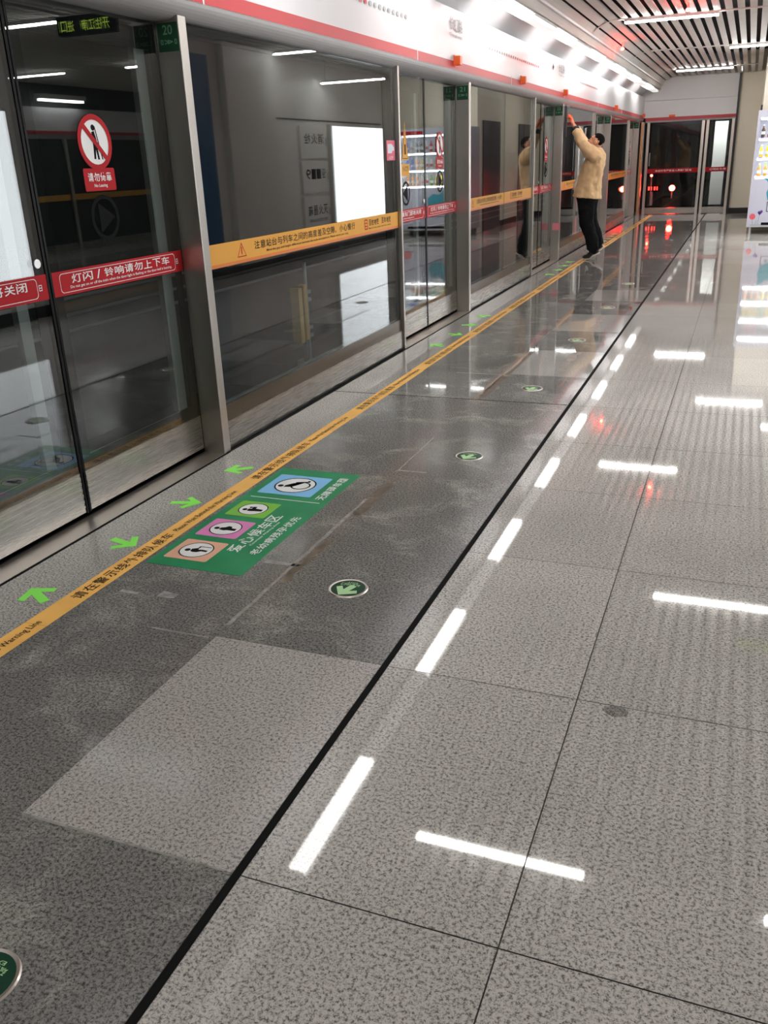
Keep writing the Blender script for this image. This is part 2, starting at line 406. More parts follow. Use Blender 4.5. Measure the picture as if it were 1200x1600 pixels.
t = thing('fill_lamp', (-.85, 25.0, 2.8), 'added round fill lamp for the pale panel behind the narrow end gate pane', 'lamp')  # lamp added to brighten the pale panel behind the gate
MB().cyl((0, 0, .02), (0, 0, .38), .01).build('stem', METAL, t); MB().cyl((0, 0, 0), (0, 0, .02), .16).build('lens', em('fill_white', (1, 1, 1), 320), t)
t = thing('red_lamp', (-2.40, 25.6, .86), 'added red lamp imitating a glass reflection, by the red bar of the wide end gate', 'warning light')  # added lamp, stands in for a red reflection on the gate glass
MB().cyl((0, 0, -.85), (0, 0, -.02), .015).build('stem', METAL, t); MB().sph((0, 0, 0), (.03, .03, .03)).build('lens', REDL, t, smooth=True)

# ------------------------------------------------------------------ header fascia over the platform doors
hd = thing('header_fascia', (-2.5, 9.5, 2.1), 'long white header fascia with red stripe above the glass platform doors', 'sign board')
HY0, HY1 = -5-9.5, YEND-9.5
prof = [(.0, .077+.07)]
sh = MB()
pts = [(-.005, .545), (0, .147)]
for a, b in zip(pts, pts[1:]): sh.quad([(a[0], HY0, a[1]), (a[0], HY1, a[1]), (b[0], HY1, b[1]), (b[0], HY0, b[1])], 0)
sh.quad([(-.005, HY0, .545), (-.1, HY0, .545), (-.1, HY1, .545), (-.005, HY1, .545)], 0)
sh.quad([(0, HY0, .147), (0, HY1, .147), (0, HY1, .077), (0, HY0, .077)], 0)
sh.build('panel', PANELW, hd)
lp = MB(); n = 8
for i in range(n):
    q0, q1 = PI/2*i/n, PI/2*(i+1)/n
    f = lambda q: (-.08+.083*math.cos(q), .075-.080*math.sin(q))
    a, b = f(q0), f(q1)
    lp.quad([(a[0], HY0, a[1]), (a[0], HY1, a[1]), (b[0], HY1, b[1]), (b[0], HY0, b[1])])
lp.quad([(-.08, HY0, -.005), (-.08, HY1, -.005), (-.26, HY1, -.005), (-.26, HY0, -.005)])
lp.build('lip', LIP, hd, smooth=True)
st = MB().box(0, HY0, .079, .002, HY1, .145); st.build('stripe', STRIPE, hd)
for jy in (1.04, 4.137, 7.23, 10.32, 13.42, 16.5, 19.6, 22.7): MB().box(.001, jy-9.5-.006, .075, .0035, jy-9.5+.006, .16).build('panel_joint', WHITE, hd)
HF = frame((.003, -9.5, -2.1), (0, 1, 0), (0, 0, 1))   # u = world Y, v = world Z
def route(y0, y1, nred, ngrey, s, rev):
    n = nred+ngrey; p = (y1-y0)/n
    for i in range(n):
        isred = (i < nred) if not rev else (i >= ngrey)
        MB().prism(rrect(y0+p*i, 2.447-s, y0+p*i+min(p*.62, s*3.2), 2.447+s, s*.3, 2), HF, 0, .001).build('route_dot', STRIPE if isred else GREYTXT, hd)
route(5.2, 7.05, 12, 9, .014, False); route(9.38, 11.75, 15, 9, .012, True); route(14.6, 16.4, 13, 7, .012, True)
for y in (8.07, 12.95):
    nm = MB(); cjk(nm, '长虹路', HF, y, 2.475, y+.40, 2.585); text(nm, 'Changhonglu', HF, y, 2.425, y+.40, 2.458)
    nm.build('station_name', GREYTXT, hd)
ar = MB().prism([(12.55, 2.47), (12.62, 2.51), (12.55, 2.55)], HF, 0, .001); ar.build('direction_arrow', BLACK, hd)
where = {8.23: 'just left of the second steel post', 10.78: 'above the two-pane fixed panel', 13.38: 'just above the reaching worker', 18.59: 'beyond the worker near the far end', 23.45: 'in the far corner'}
for y, wt in where.items():
    b = thing('header_beacon', (-2.497, y, 2.215), 'small orange plastic block on the header stripe ' + wt, 'warning light', 'orange blocks on the header stripe')
    MB().box(0, -.035, -.005, .055, .035, .07).build('cover', BEACON, b, bevel=.006)
    MB().box(-.0005, -.042, -.012, .006, .042, .077).build('base_plate', BEACON, b)
b = thing('header_beacon', (-1.85, 23.70, 2.20), 'orange plastic block on the header stripe above the end gate', 'warning light', 'orange blocks on the header stripe')
MB().box(-.06, -.05, -.005, .06, -.004, .04).build('cover', BEACON, b, bevel=.006); MB().box(-.07, -.006, -.01, .07, 0, .045).build('base_plate', BEACON, b)

# ------------------------------------------------------------------ lamps
side = {4.63: 'nearer to the camera', 8.88: 'second', 13.12: 'third', 21.55: 'last before the end wall'}
def bar_lamp(x0, x1, y, label):
    t = thing('ceiling_light', ((x0+x1)/2, y, 3.0), label, 'ceiling light', 'slim ceiling light bars')
    h = (x1-x0)/2
    MB().box(-h, -.028, .012, h, .028, .038).build('housing', HOUSING, t)
    MB().box(-h+.004, -.025, -.008, h-.004, .025, .012).build('diffuser', LAMPM, t)
bar_lamp(-1.70, -.56, 13.12, 'slim white light bar under the slats, nearest one visible overhead')
bar_lamp(-1.66, -.54, 21.5, 'slim white light bar under the slats, closest to the end wall')
bar_lamp(-.52, .66, 17.36, 'slim white light bar under the slats, above the vending machine')
bar_lamp(-1.72, -.55, 4.63, 'slim white light bar mirrored lowest in the polished floor, above the courtesy decal')
bar_lamp(-.50, .64, 8.88, 'slim white light bar mirrored in the middle of the pale floor')
bar_lamp(-.50, .64, .42, 'slim white light bar overhead beside the photographer')
for y in (-3.8,): bar_lamp(-1.7, -.55, y, 'slim white light bar at the rear end behind the photographer')
bar_lamp(.92, 1.70, 13.12, 'short slim white light bar mirrored high in the wide glass screen, left one')
for (x0, y, nm_) in ((.56, 4.63, 'beside the nearer advertising box'), (3.02, 4.63, 'behind the wall, nearest row'), (1.84, 8.88, 'in the gap between the walls'), (4.2, 8.88, 'second one past the gap'), (3.02, 13.12, 'in the third row'), (5.4, 13.12, 'outermost in the third row'), (4.2, 17.3, 'in the last row'), (1.84, .42, 'hidden by the near wall')):
    bar_lamp(x0, x0+1.14, y, 'slim white light bar over the opposite platform half, ' + nm_)
t = thing('hanging_lamp', (1.14, 14.75, 2.70), 'slim white light bar hanging over the advertising box, mirrored in the wide glass screen', 'ceiling light')
MB().box(-.56, -.028, .012, .56, .028, .038).build('housing', HOUSING, t); MB().box(-.556, -.025, -.008, .556, .025, .012).build('diffuser', LAMPM, t)
for x in (-.5, .5): MB().cyl((x, 0, .038), (x, 0, .345), .006, 8).build('suspension_rod', METAL, t)
k = 0
y = 3.82-2.47*3
names = ['behind the photographer', 'beside the photographer', 'left of the photographer', 'above the first steel post', 'above the wide glass panel', 'above the second sliding door', 'above the two-pane glass panel', 'before the third sliding door', 'above the reaching worker', 'just beyond the worker', 'second from the end wall', 'at the end wall']
while y < 22.6:
    t = thing('strip_light', (-2.255, y+.6, 2.74), 'white strip light tucked over the header, ' + names[min(k, 11)], 'strip light', 'strip lights over the header')
    MB().box(-.085, -.63, .04, .085, .63, .12).build('housing', HOUSING, t)
    MB().box(-.055, -.59, 0, .055, .59, .04).build('diffuser', STRIPM, t)
    MB().box(-.06, .60, .0, .06, 1.25+.61 if k < 11 else .9, .04).build('link_glow_cover', COVER, t); MB().box(-.085, .63, .04, .085, 1.84 if k < 11 else .9, .12).build('link_housing', HOUSING, t)  # gap covers glow faintly in place of light from the neighbouring lamps
    y += 2.47; k += 1
for (x, y, z, wt) in ((-.868, 12.2, 2.97, 'above the middle of the platform'), (-1.98, 15.2, 2.905, 'on the cove beyond the worker')):
    t = thing('red_lamp', (x, y, z), 'small glowing red lamp under the ceiling slats ' + wt, 'warning light', 'red lamps under the slats')
    MB().cyl((0, 0, .01), (0, 0, .085), .012).build('stem', HOUSING, t)
    MB().sph((0, 0, 0), (.024, .024, .02)).build('lens', REDL, t, smooth=True)

# ------------------------------------------------------------------ platform screen doors
DX = -2.645      # outer face of the sliding leaves
FX = -2.545      # outer face of the fixed glass
ZT = 2.092
def no_entry_person(fr, cu, cv, s, parent, key):
    """round no-leaning sign"""
    a = MB(); ringpoly(a, circ(cu, cv, s), circ(cu, cv, s*.80), fr, .0035)
    c, q = math.cos(math.radians(45)), s*.82
    a.prism([(cu-q*c-s*.07, cv+q*c-s*.07), (cu-q*c+s*.07, cv+q*c+s*.07), (cu+q*c+s*.07, cv-q*c+s*.07), (cu+q*c-s*.07, cv-q*c-s*.07)], fr, .003, .0042)
    w_ = MB().prism(circ(cu, cv, s*.82), fr, .001, .002)
    root = w_.build('no_leaning_sign', WHITE, parent)
    a.build('ban_ring', RED, root)
    f = MB(); f.prism(circ(cu-.02*s, cv+.52*s, s*.11, 14), fr, .0021, .003)
    f.prism([(cu-.13*s, cv+.36*s), (cu+.02*s, cv+.40*s), (cu+.12*s, cv+.05*s), (cu+.10*s, cv-.2*s), (cu+.16*s, cv-.62*s), (cu+.06*s, cv-.62*s), (cu, cv-.22*s), (cu-.06*s, cv-.60*s), (cu-.16*s, cv-.60*s), (cu-.12*s, cv-.1*s)], fr, .0021, .003)
    f.prism([(cu+.06*s, cv+.58*s), (cu+.10*s, cv+.58*s), (cu+.36*s, cv-.62*s), (cu+.31*s, cv-.62*s)], fr, .0021, .003)
    f.build('figure', BLACK, root)
def red_text_plate(fr, u, v, hw, hh, parent, s, e):
    r = MB().prism(rrect(u-hw, v-hh, u+hw, v+hh, .008), fr, .001, .002).build('notice_plate', RED, parent)
    t = MB(); cjk(t, s, fr, u-hw*.78, v-hh*.15, u+hw*.78, v+hh*.62, .0026)
    if e: text(t, e, fr, u-hw*.42, v-hh*.75, u+hw*.42, v-hh*.38, .0026)
    t.build('lettering', WHITE, r)
def black_ring(fr, u, v, r, parent, d):
    a = MB(); ringpoly(a, circ(u, v, r, 32), circ(u, v, r*.82, 32), fr, .002)
    a.prism([(u-d*r*.42, v-r*.66), (u-d*r*.42, v+r*.66), (u+d*r*.72, v)], fr, .001, .002)
    a.build('direction_ring', BLACK, parent)
def leaf(y0, y1, right, ordinal):
    """one sliding door leaf spanning y0..y1 (right = the far leaf of the pair)"""
    sd = 'far' if right else 'near'
    t = thing('sliding_door', (DX, y0, .02), '%s glass leaf of the %s platform sliding door from the camera, with red notice bar' % (sd, ordinal), 'sliding door', 'glass sliding door leaves')
    W = y1-y0; g_ = .004
    fr = frame((0, 0, -.02), (0, 1, 0), (0, 0, 1))
    inn, outr = (.085, .055)
    a, b = (inn, outr) if right else (outr, inn)
    MB().box(-.012, g_, .19, 0, W-g_, ZT-.02).build('glass_pane', GLASS, t)
    f = MB(); f.box(-.02, g_, .0, -.0135, a, ZT-.02); f.box(-.02, W-b, .0, -.0135, W-g_, ZT-.02)
    f.box(-.02, a, ZT-.14, -.0135, W-b, ZT-.02); f.box(-.02, a, .19, -.0135, W-b, .25)
    f.box(.0005, W-.016 if not right else g_, .0, .004, W-g_ if not right else .016, ZT-.02)
    f.build('border', FRIT, t)
    k = MB(); k.box(-.03, g_*2, .005, 0, W-g_*2, .192)
    for i in range(6): k.box(0, .02, .025+i*.027, .003, W-.02, .038+i*.027)
    k.build('kick_plate', STEELH, t)
    s = MB(); sy = W-.20 if right else W-.19
    if right: s.box(-.06, W-.155, .25, -.03, W-.075, ZT-.10)
    else: s.box(-.06, W-.175, .25, -.03, W-.115, ZT-.10)
    s.build('stile', STILE, t)
    MB().box(-.06, a, .205, -.035, W-b, .235).build('bottom_rail', STILE, t)
    z0, z1 = .975, 1.075
    bar = MB().box(0, .012, z0-.02, .002, W-.012, z1-.02).build('notice_bar', RED, t)
    ln = MB(); ringpoly(ln, rrect(.06, z0+.010, W-.075, z1-.010, .018), rrect(.0625, z0+.0125, W-.0775, z1-.0125, .017), fr, .0025)
    if right:
        cjk(ln, '灯闪/铃响请勿上下车', fr, .13, z0+.044, W-.12, z1-.018, .003)
        text(ln, 'Do not get on or off the train when the door-light is flashing or the door-bell is buzzing.', fr, .12, z0+.021, W-.11, z0+.036, .003)
        text(ln, '⊟', fr, W-.068, z0+.038, W-.05, z0+.062, .003)
    else:
        cjk(ln, '请勿触摸车门即将关闭', fr, .10, z0+.044, W-.13, z1-.018, .003)
        text(ln, 'Please keep clear of the closing doors', fr, .12, z0+.021, W-.32, z0+.036, .003)
        text(ln, '⊟', fr, W-.068, z0+.038, W-.05, z0+.062, .003)
    ln.build('lettering', WHITE, bar)
    if right:
        no_entry_person(fr, .42, 1.575, .112, t, ordinal)
        red_text_plate(fr, .42, 1.425, .105, .046, t, '请勿倚靠', 'No Leaning')
        black_ring(fr, .42, 1.268, .095, t, 1)
    else:
        tr = MB().prism([(.36, 1.46), (.52, 1.46), (.44, 1.75)], fr, .001, .002).build('warning_triangle', ORANGE, t)
        tm = MB(); ringpoly(tm, [(.372, 1.468), (.508, 1.468), (.44, 1.72)], [(.38, 1.473), (.50, 1.473), (.44, 1.70)], fr, .0025)
        tm.prism(rrect(.425, 1.50, .455, 1.58, .01), fr, .002, .0026); tm.build('triangle_mark', BLACK, tr)
        p_ = MB().prism(rrect(.345, 1.335, .535, 1.43, .006), fr, .001, .002).build('notice_plate', ORANGE, t)
        cc = MB(); cjk(cc, '小心夹手', fr, .365, 1.375, .515, 1.415, .0026); cc.build('lettering', DKPRINT, p_)
        black_ring(fr, .44, 1.20, .095, t, -1)
        MB().cyl((0, W-.055, 1.10), (.006, W-.055, 1.10), .018).build('lock', METAL, t)
    return t
def post(y, num, wt, pink=False):
    t = thing('door_post', (-2.57, y, 0), 'brushed steel door post %s' % wt, 'post', 'steel posts beside the sliding doors')
    MB().box(-.075, -.065, 0, .053, 0, ZT+.02).build('post_body', STEEL, t, bevel=.003)
    fr = frame((0, -.0655, 0), (1, 0, 0), (0, 0, 1))
    s = MB().prism(rrect(-.065, 1.965, .045, 2.085, .004), fr, 0, .0015).build('number_sign', SIGNG, t)
    x = MB(); text(x, num, fr, -.035, 2.035, .017, 2.075, .002)
    for q in (-.05, .025): ringpoly(x, rrect(q, 1.995, q+.012, 2.015, .002), rrect(q+.003, 1.998, q+.009, 2.012, .001), fr, .002)
    text(x, '≫', fr, -.03, 1.995, .015, 2.015, .002)
    x.build('lettering', SIGNT, s)
    if pink: MB().box(.0535, -.06, .43, .0545, -.005, .53).box(-.045, -.067, .43, .053, -.0655, .53).build('pink_sticker', pm('pink_sticker', (.72, .22, .26), .5), t)
def thin_post(y, wt):
    t = thing('jamb', (-2.57, y, 0), 'slim steel jamb %s' % wt, 'post', 'slim jambs at the end of the fixed panels')
    MB().box(-.075, -.03, 0, .053, 0, ZT+.02).build('jamb_body', STEEL, t, bevel=.002)
def fixed(y0, y1, seams, desc, sticker=False):
    t = thing('fixed_screen', (FX, y0, 0), desc, 'glass screen', 'fixed glass screens')
    W = y1-y0; fr = frame((0, 0, 0), (0, 1, 0), (0, 0, 1))
    edges = [0]+seams+[W]
    for a, b in zip(edges, edges[1:]):
        MB().box(-.012, a+.006, .16, 0, b-.006, ZT).build('glass_pane', GLASS, t)
    f = MB()
    for a, b in zip(edges, edges[1:]):
        f.box(-.022, a+.004, .16, -.0135, a+.045, ZT); f.box(-.022, b-.04, .16, -.0135, b-.004, ZT); f.box(-.022, a+.045, ZT-.06, -.0135, b-.04, ZT)
    f.build('border', FRIT, t)
    bo = MB()
    for a, b in zip(edges, edges[1:]): bo.box(-.02, a+.004, .155, .004, b-.004, .245)
    bo.build('bottom_border', BROWN, t)
    bl_ = MB()
    for a, b in zip(edges, edges[1:]): bl_.box(-.03, a+.05, .247, -.014, b-.05, .258)
    bl_.build('glazing_bead', METAL, t)
    k = MB()
    for a, b in zip(edges, edges[1:]):
        k.box(-.06, a+.003, .02, .012, b-.003, .156)
        for i in range(5): k.box(.012, a+.03, .035+i*.023, .0145, b-.03, .046+i*.023)
    k.box(-.06, .002, 0, .006, W-.002, .02)
    k.build('kick_plate', STEELH, t)
    z0, z1 = .965, 1.085
    bars = MB(); dk = MB()
    for a, b in zip(edges, edges[1:]):
        bars.box(0, a+.01, z0, .002, b-.01, z1); dk.box(.002, a+.01, z0, .0026, b-.01, z0+.018)
    br = bars.build('warning_bar', ORANGE, t); dk.build('bar_edge', ORANGE_D, br)
    L = MB(); R_ = MB()
    if seams: spans = (.18, seams[0]-.10, seams[0]+.30, seams[0]+.90)
    else: spans = (.38, W*.69, W*.755, W*.94)
    cjk(L, '注意站台与列车之间的高度差及空隙，小心慢行', fr, spans[0]+.12, z0+.058, spans[1], z1-.018, .003)
    text(L, 'Mind the gap and height difference between the train and platform. Please watch your step.', fr, spans[0]+.26, z0+.03, spans[1]-.12, z0+.047, .003)
    cjk(L, '百姓地铁 百年地铁', fr, spans[2]+.07, z0+.058, spans[3], z1-.02, .003)
    text(L, 'Metro for the people, metro for a century', fr, spans[2]+.07, z0+.032, spans[3], z0+.046, .003)
    L.build('lettering', DKPRINT, br)
    u = spans[0]-.02
    ringpoly(R_, [(u-.05, z0+.032), (u+.05, z0+.032), (u, z1-.012)], [(u-.042, z0+.037), (u+.042, z0+.037), (u, z1-.022)], fr, .003)
    R_.prism(rrect(u-.004, z0+.045, u+.004, z0+.085, .002), fr, .0025, .003)
    u = spans[2]+.02
    ringpoly(R_, rrect(u-.03, z0+.035, u+.03, z1-.015, .008), rrect(u-.022, z0+.043, u+.022, z1-.023, .006), fr, .003)
    R_.prism(rrect(u-.018, z0+.055, u+.018, z0+.062, .002), fr, .0025, .003); R_.prism(rrect(u-.018, z0+.076, u+.018, z0+.083, .002), fr, .0025, .003)
    R_.build('warning_mark', RED, br)
    if sticker:
        s = MB().prism(rrect(W-.21, 1.46, W-.035, 1.60, .01), fr, .001, .002).build('hand_sticker', pm('sticker_pink', (.62, .10, .16), .5), t)
        h = MB().prism([(W-.185, 1.51), (W-.105, 1.51), (W-.085, 1.53), (W-.055, 1.525), (W-.055, 1.55), (W-.10, 1.575), (W-.185, 1.575)], fr, .002, .003); h.build('sticker_print', pm('pale_print', (.62, .66, .72), .5), s)
        cc = MB(); cjk(cc, '小心夹手', fr, W-.165, 1.468, W-.08, 1.49, .003); cc.build('lettering', WHITE, s)
    return t
def sill(y0, y1, ordinal):
    t = thing('threshold_plate', (-2.58, (y0+y1)/2, 0), 'flat steel threshold plate below the %s sliding door from the camera' % ordinal, 'threshold', 'steel thresholds of the sliding doors')
    h = (y1-y0)/2
    MB().box(-.065, -h, -.02, .065, h, .003).build('plate', STEELD, t)
    MB().box(.065, -h-.03, -.02, .078, h+.03, .0015).build('seal_strip', JOINT, t)
ords = ['first', 'second', 'third', 'fourth', 'fifth']
ends = [3.995, 8.795, 13.54, 18.35, 23.1]          # far face of each door post
starts = [2.07, 6.85, 11.68, 16.45, 21.25]
pw_ = ['nearest the camera, its sign reading 20', 'second from the camera, its sign reading 21', 'third from the camera with a pink sticker, left of the worker', 'right behind the worker', 'at the far corner']
for i in range(5):
    a, b = starts[i], ends[i]-.06
    mid = (a+b)/2 - (.05 if i == 0 else 0)
    leaf(a, mid, False, ords[i]); leaf(mid, b, True, ords[i]); sill(a-.01, b, ords[i])
    post(ends[i], str(20+i), pw_[i], i == 2)
    thin_post(a, 'on the near side of the %s sliding door' % ords[i])
fixed(ends[0], starts[1]-.03, [], 'wide fixed glass screen with a long yellow warning bar, between first and second doors', True)
fixed(ends[1], starts[2]-.03, [1.44], 'fixed glass screen in two panes with yellow bar, between second and third doors')
fixed(ends[2], starts[3]-.03, [], 'fixed glass screen with yellow bar right behind the reaching worker')
fixed(ends[3], starts[4]-.03, [], 'farthest fixed glass screen with yellow bar, before the end corner')
fixed(-.8, 2.04, [], 'fixed glass screen on the near side of the first door, outside the frame')
MB().box(-2.75, -5, 2.115, -2.60, YEND, 2.62).build('trim_2', FRIT)['kind'] = 'structure'
t = thing('corner_strip', (-2.48, 23.35, 0), 'tall orange strip standing in the far corner beside the end gate', 'post')
MB().box(-.015, -.03, .1, .02, .03, 2.08).build('strip', pm('orange_strip', (.62, .26, .08), .5), t); MB().box(-.03, .03, 0, .03, .30, 2.10).build('corner_post', STEEL, t)
# emergency release behind the wide screen
t = thing('push_bar', (-2.70, 5.37, .1), 'yellow vertical release box clamped to a grey rod behind the wide glass screen', 'release bar')
MB().box(-.045, -.10, .235, .02, -.045, .60).box(-.02, -.035, .25, .03, .005, .615).build('box_cover', YELLOW, t, bevel=.004)
MB().box(-.05, -.044, .23, .02, -.036, .605).build('box_slot', BLACK, t)
MB().cyl((0, .045, -.02), (0, .045, .75), .014).build('rod', METAL, t)
for z in (.27, .325, .51, .56): MB().box(-.02, 0, z-.012, .025, .075, z+.012).build('clamp', METAL, t)
MB().box(-.075, 0, -.05, -.06, .08, .1).build('bracket', METAL, t)
# pipes on the tunnel wall
for (z, wt) in ((.30, 'upper'), (.14, 'middle'), (-.02, 'lower')):
    t = thing('tunnel_pipe', (-6.24, 12, z), 'thin grey conduit on the dark tunnel wall, %s of the three' % wt, 'pipe', 'conduits on the tunnel wall')
    MB().cyl((0, -16, 0), (0, 21, 0), .018, 8).build('conduit', PIPE, t)
    MB().box(-.06, -6, -.03, 0, -5.95, .03).box(-.06, 2, -.03, 0, 2.05, .03).build('bracket', PIPE, t)

# ------------------------------------------------------------------ end gate
for (x0, x1, lab, s, hd_) in ((-2.40, -1.10, 'wide glass end gate door with red bar on the end wall', '未经许可严禁进入屏蔽门区域', True), (-1.06, -.44, 'narrow glass end gate pane with red bar beside the dark trim', '○司机专用', False)):
    t = thing('end_gate', ((x0+x1)/2, 23.74, 0), lab, 'gate'); h = (x1-x0)/2; T = 2.09
    MB().box(-h, -.03, 0, -h+.06, .04, T).build('frame_post', STEEL, t); MB().box(h-.06, -.03, 0, h, .04, T).build('frame_post', STEEL, t)
    MB().box(-h+.06, -.01, .02, h-.06, .03, .155).build('kick_plate', STEELH, t)
    MB().box(-h+.06, .0, .16, h-.06, .012, T).build('glass_pane', GLASSE, t)
    MB().box(-h+.06, .014, .16, h-.06, .02, .21).box(-h+.06, .014, .16, -h+.11, .02, T).box(h-.11, .014, .16, h-.06, .02, T).box(-h+.06, .014, T-.04, h-.06, .02, T).build('border', FRIT, t)
    br = MB().box(-h+.06, -.003, .955, h-.06, -.0005, 1.055).build('notice_bar', RED, t)
    fr = frame((0, -.0035, 0), (1, 0, 0), (0, 0, 1)); m_ = MB(); cjk(m_, s, fr, -h*.62 if hd_ else -h*.5, .985, h*.68, 1.03, .0005); m_.build('lettering', WHITE, br)
    if hd_: MB().cyl((-h+.10, -.035, 1.12), (-h+.10, -.035, 1.42), .012, 10).box(-h+.09, -.035, 1.13, -h+.11, 0, 1.15).box(-h+.09, -.035, 1.39, -h+.11, 0, 1.41).build('handle', METAL, t)
# red signal behind the end gate
t = thing('signal_lamp', (-1.90, 26.2, 0), 'bright red signal lamp glowing in the dark behind the end gate', 'signal')
MB().box(-.25, -.15, 0, .25, .15, .26).build('cabinet', FRIT, t); MB().cyl((0, 0, .26), (0, 0, .46), .02).build('stem', METAL, t)
MB().cyl((0, .05, .52), (0, -.03, .52), .085).build('hood', FRIT, t); MB().sph((0, -.035, .52), (.075, .03, .075)).build('lens', REDL, t, smooth=True)
t = thing('red_display', (-2.42, 26.2, 0), 'row of small red glowing digits left of the red signal lamp', 'display')
MB().box(-.22, 0, .44, .22, .05, .60).build('case', FRIT, t); MB().box(-.03, .01, 0, .03, .04, .44).build('stand', METAL, t)
d = MB()
for i in range(5): d.box(-.18+i*.075, -.003, .475, -.18+i*.075+(.045 if i % 2 else .03), 0, .565)
d.build('digits', REDS, t)

# ------------------------------------------------------------------ floor graphics
FT = frame((0, 0, 0), (0, 1, 0), (-1, 0, 0))       # u = world Y, v = -X, normal up
tp = thing('warning_tape', (-2.157, 9.3, 0), 'long yellow waiting line tape with black lettering on the floor by the doors', 'floor tape')
def LF(o): return lambda u, v, d=0: Vector(FT(u, v, d)) - Vector(o)
O = tp.location
m_ = MB()
y = -4.7
pieces = []
while y < 23.5:
    y1 = min(y+1.35, 23.5); j = random.uniform(-.004, .004); j2 = random.uniform(-.004, .004)
    fr = LF(O); m_.prism([(y, 2.111+j), (y1-.002, 2.111+j2), (y1-.002, 2.203+j2), (y, 2.203+j)], fr, 0, .0012); y += 1.35
m_.build('tape', TAPE, tp)
m_ = MB()
for k in range(-2, 15):
    y0 = 2.25+1.35*k; fr = LF(O)
    cjk(m_, '请在警示线外排队候车', fr, y0, 2.130, y0+.63, 2.182, .0018)
    text(m_, 'Please Wait Behind the Warning Line', fr, y0+.66, 2.134, y0+1.17, 2.172, .0018)
m_.build('lettering', DKPRINT, tp)
ARP = [(0, .075), (.075, .005), (.056, -.016), (.018, .018), (.018, -.075), (-.018, -.075), (-.018, .018), (-.056, -.016), (-.075, .005)]
def floor_arrow(x, y, ang, sc, label):
    t = thing('floor_arrow', (x, y, 0), label, 'floor arrow', 'green boarding arrows')
    c, s = math.cos(ang), math.sin(ang)
    fr = lambda u, v, d=0: Vector((u*c-v*s, u*s+v*c, d))
    MB().prism([(a*sc, b*sc) for a, b in ARP], fr, 0, .0012).build('sticker', ARROW, t)
dn = ['first', 'second', 'third', 'fourth']
an = ['nearest', 'second', 'third', 'farthest']
for k in range(4):
    for j, (x, y, a) in enumerate(((-2.31, 2.235, math.radians(60)), (-2.30, 2.742, math.radians(-103)), (-2.305, 3.222, math.radians(-75)), (-2.31, 3.718, math.radians(125)))):
        floor_arrow(x, y+4.79*k, a, 1.0, 'green arrow sticker on the granite, %s of four before the %s sliding door' % (an[j], dn[k]))
# floor discs
for k, (x, y, wt) in enumerate(((-1.232, .86, 'at the lower left corner of the view'), (-1.217, 2.624, 'right of the near end of the green decal'), (-1.219, 4.228, 'second one up from the green decal'), (-1.216, 5.734, 'just past the cross joint'), (-1.209, 7.45, 'on the dark square tile between two pale tiles'), (-1.20, 9.2, 'on the next dark tile further on'), (-1.21, 11.0, 'farthest one near the worker'))):
    t = thing('floor_exit_disc', (x, y, 0), 'round green exit disc with steel rim, ' + wt, 'floor sign', 'green exit discs in the floor')
    rm = MB(); n = 40; r0, r1 = .074, .064
    for i in range(n):
        a, b = 2*PI*i/n, 2*PI*(i+1)/n
        for (ra, za), (rb, zb) in (((r0, 0), (r0-.003, .004)), ((r0-.003, .004), (r1, .003)), ):
            rm.quad([(ra*math.cos(a), ra*math.sin(a), za), (ra*math.cos(b), ra*math.sin(b), za), (rb*math.cos(b), rb*math.sin(b), zb), (rb*math.cos(a), rb*math.sin(a), zb)])
    rm.build('rim', STEELD, t, smooth=True)
    fc = MB().prism(circ(0, 0, .0645, 36), frame((0, 0, 0), (1, 0, 0), (0, 1, 0)), 0, .0028).build('face', DGREEN, t)
    AF = frame((0, -.018, 0), (0, -1, 0), (1, 0, 0))
    ang = math.radians(-18)
    fr = lambda u, v, d=0: Vector(((u*math.cos(ang)-v*math.sin(ang))*1.0-.0, (u*math.sin(ang)+v*math.cos(ang))-.016, d))
    MB().prism([(-a*.58, -b*.58) for a, b in [(0, .08), (.085, .0), (.06, -.03), (.022, .005), (.022, -.07), (-.022, -.07), (-.022, .005), (-.06, -.03), (-.085, .0)]], fr, .0028, .0036).build('arrow', LUMI, fc)
    tx = MB(); tf = frame((0, 0, 0), (-.96, .28, 0), (-.28, -.96, 0)); tf = frame((0, 0, 0), (0, 1, 0), (-1, 0, 0))
    cjk(tx, '疏散出口', lambda u, v, d=0: Vector((-u*.8, .028-v, d)), -.045, -.008, .05, .010, .0034)
    text(tx, 'EXIT', lambda u, v, d=0: Vector((-u*.8, .040-v, d)), -.025, -.008, .025, .001, .0034)
    tx.build('lettering', LUMI, fc)
# courtesy waiting decal
dc = thing('courtesy_decal', (-1.87, 3.2, 0), 'large green floor decal with four pictograms for courtesy waiting beside the yellow tape', 'floor decal')
fr = LF(dc.location)
MB().prism(rrect(2.60, 1.655, 3.80, 2.09, .012), fr, 0, .0012).build('sheet', GREEN, dc)
wt_ = MB()
cjk(wt_, '爱心候车区', fr, 2.785, 1.778, 3.20, 1.838, .0018)
text(wt_, 'Courtesy Waiting Area', fr, 2.865, 1.755, 3.125, 1.769, .0018)
cjk(wt_, '老幼病残孕优先', fr, 2.785, 1.69, 3.205, 1.732, .0018)
cjk(wt_, '无障碍车厢', fr, 3.42, 1.69, 3.73, 1.735, .0018)
wt_.quad([fr(3.38, 1.69, .0018), fr(3.386, 1.69, .0018), fr(3.386, 2.05, .0018), fr(3.38, 2.05, .0018)])
wt_.build('lettering', WHITE, dc)
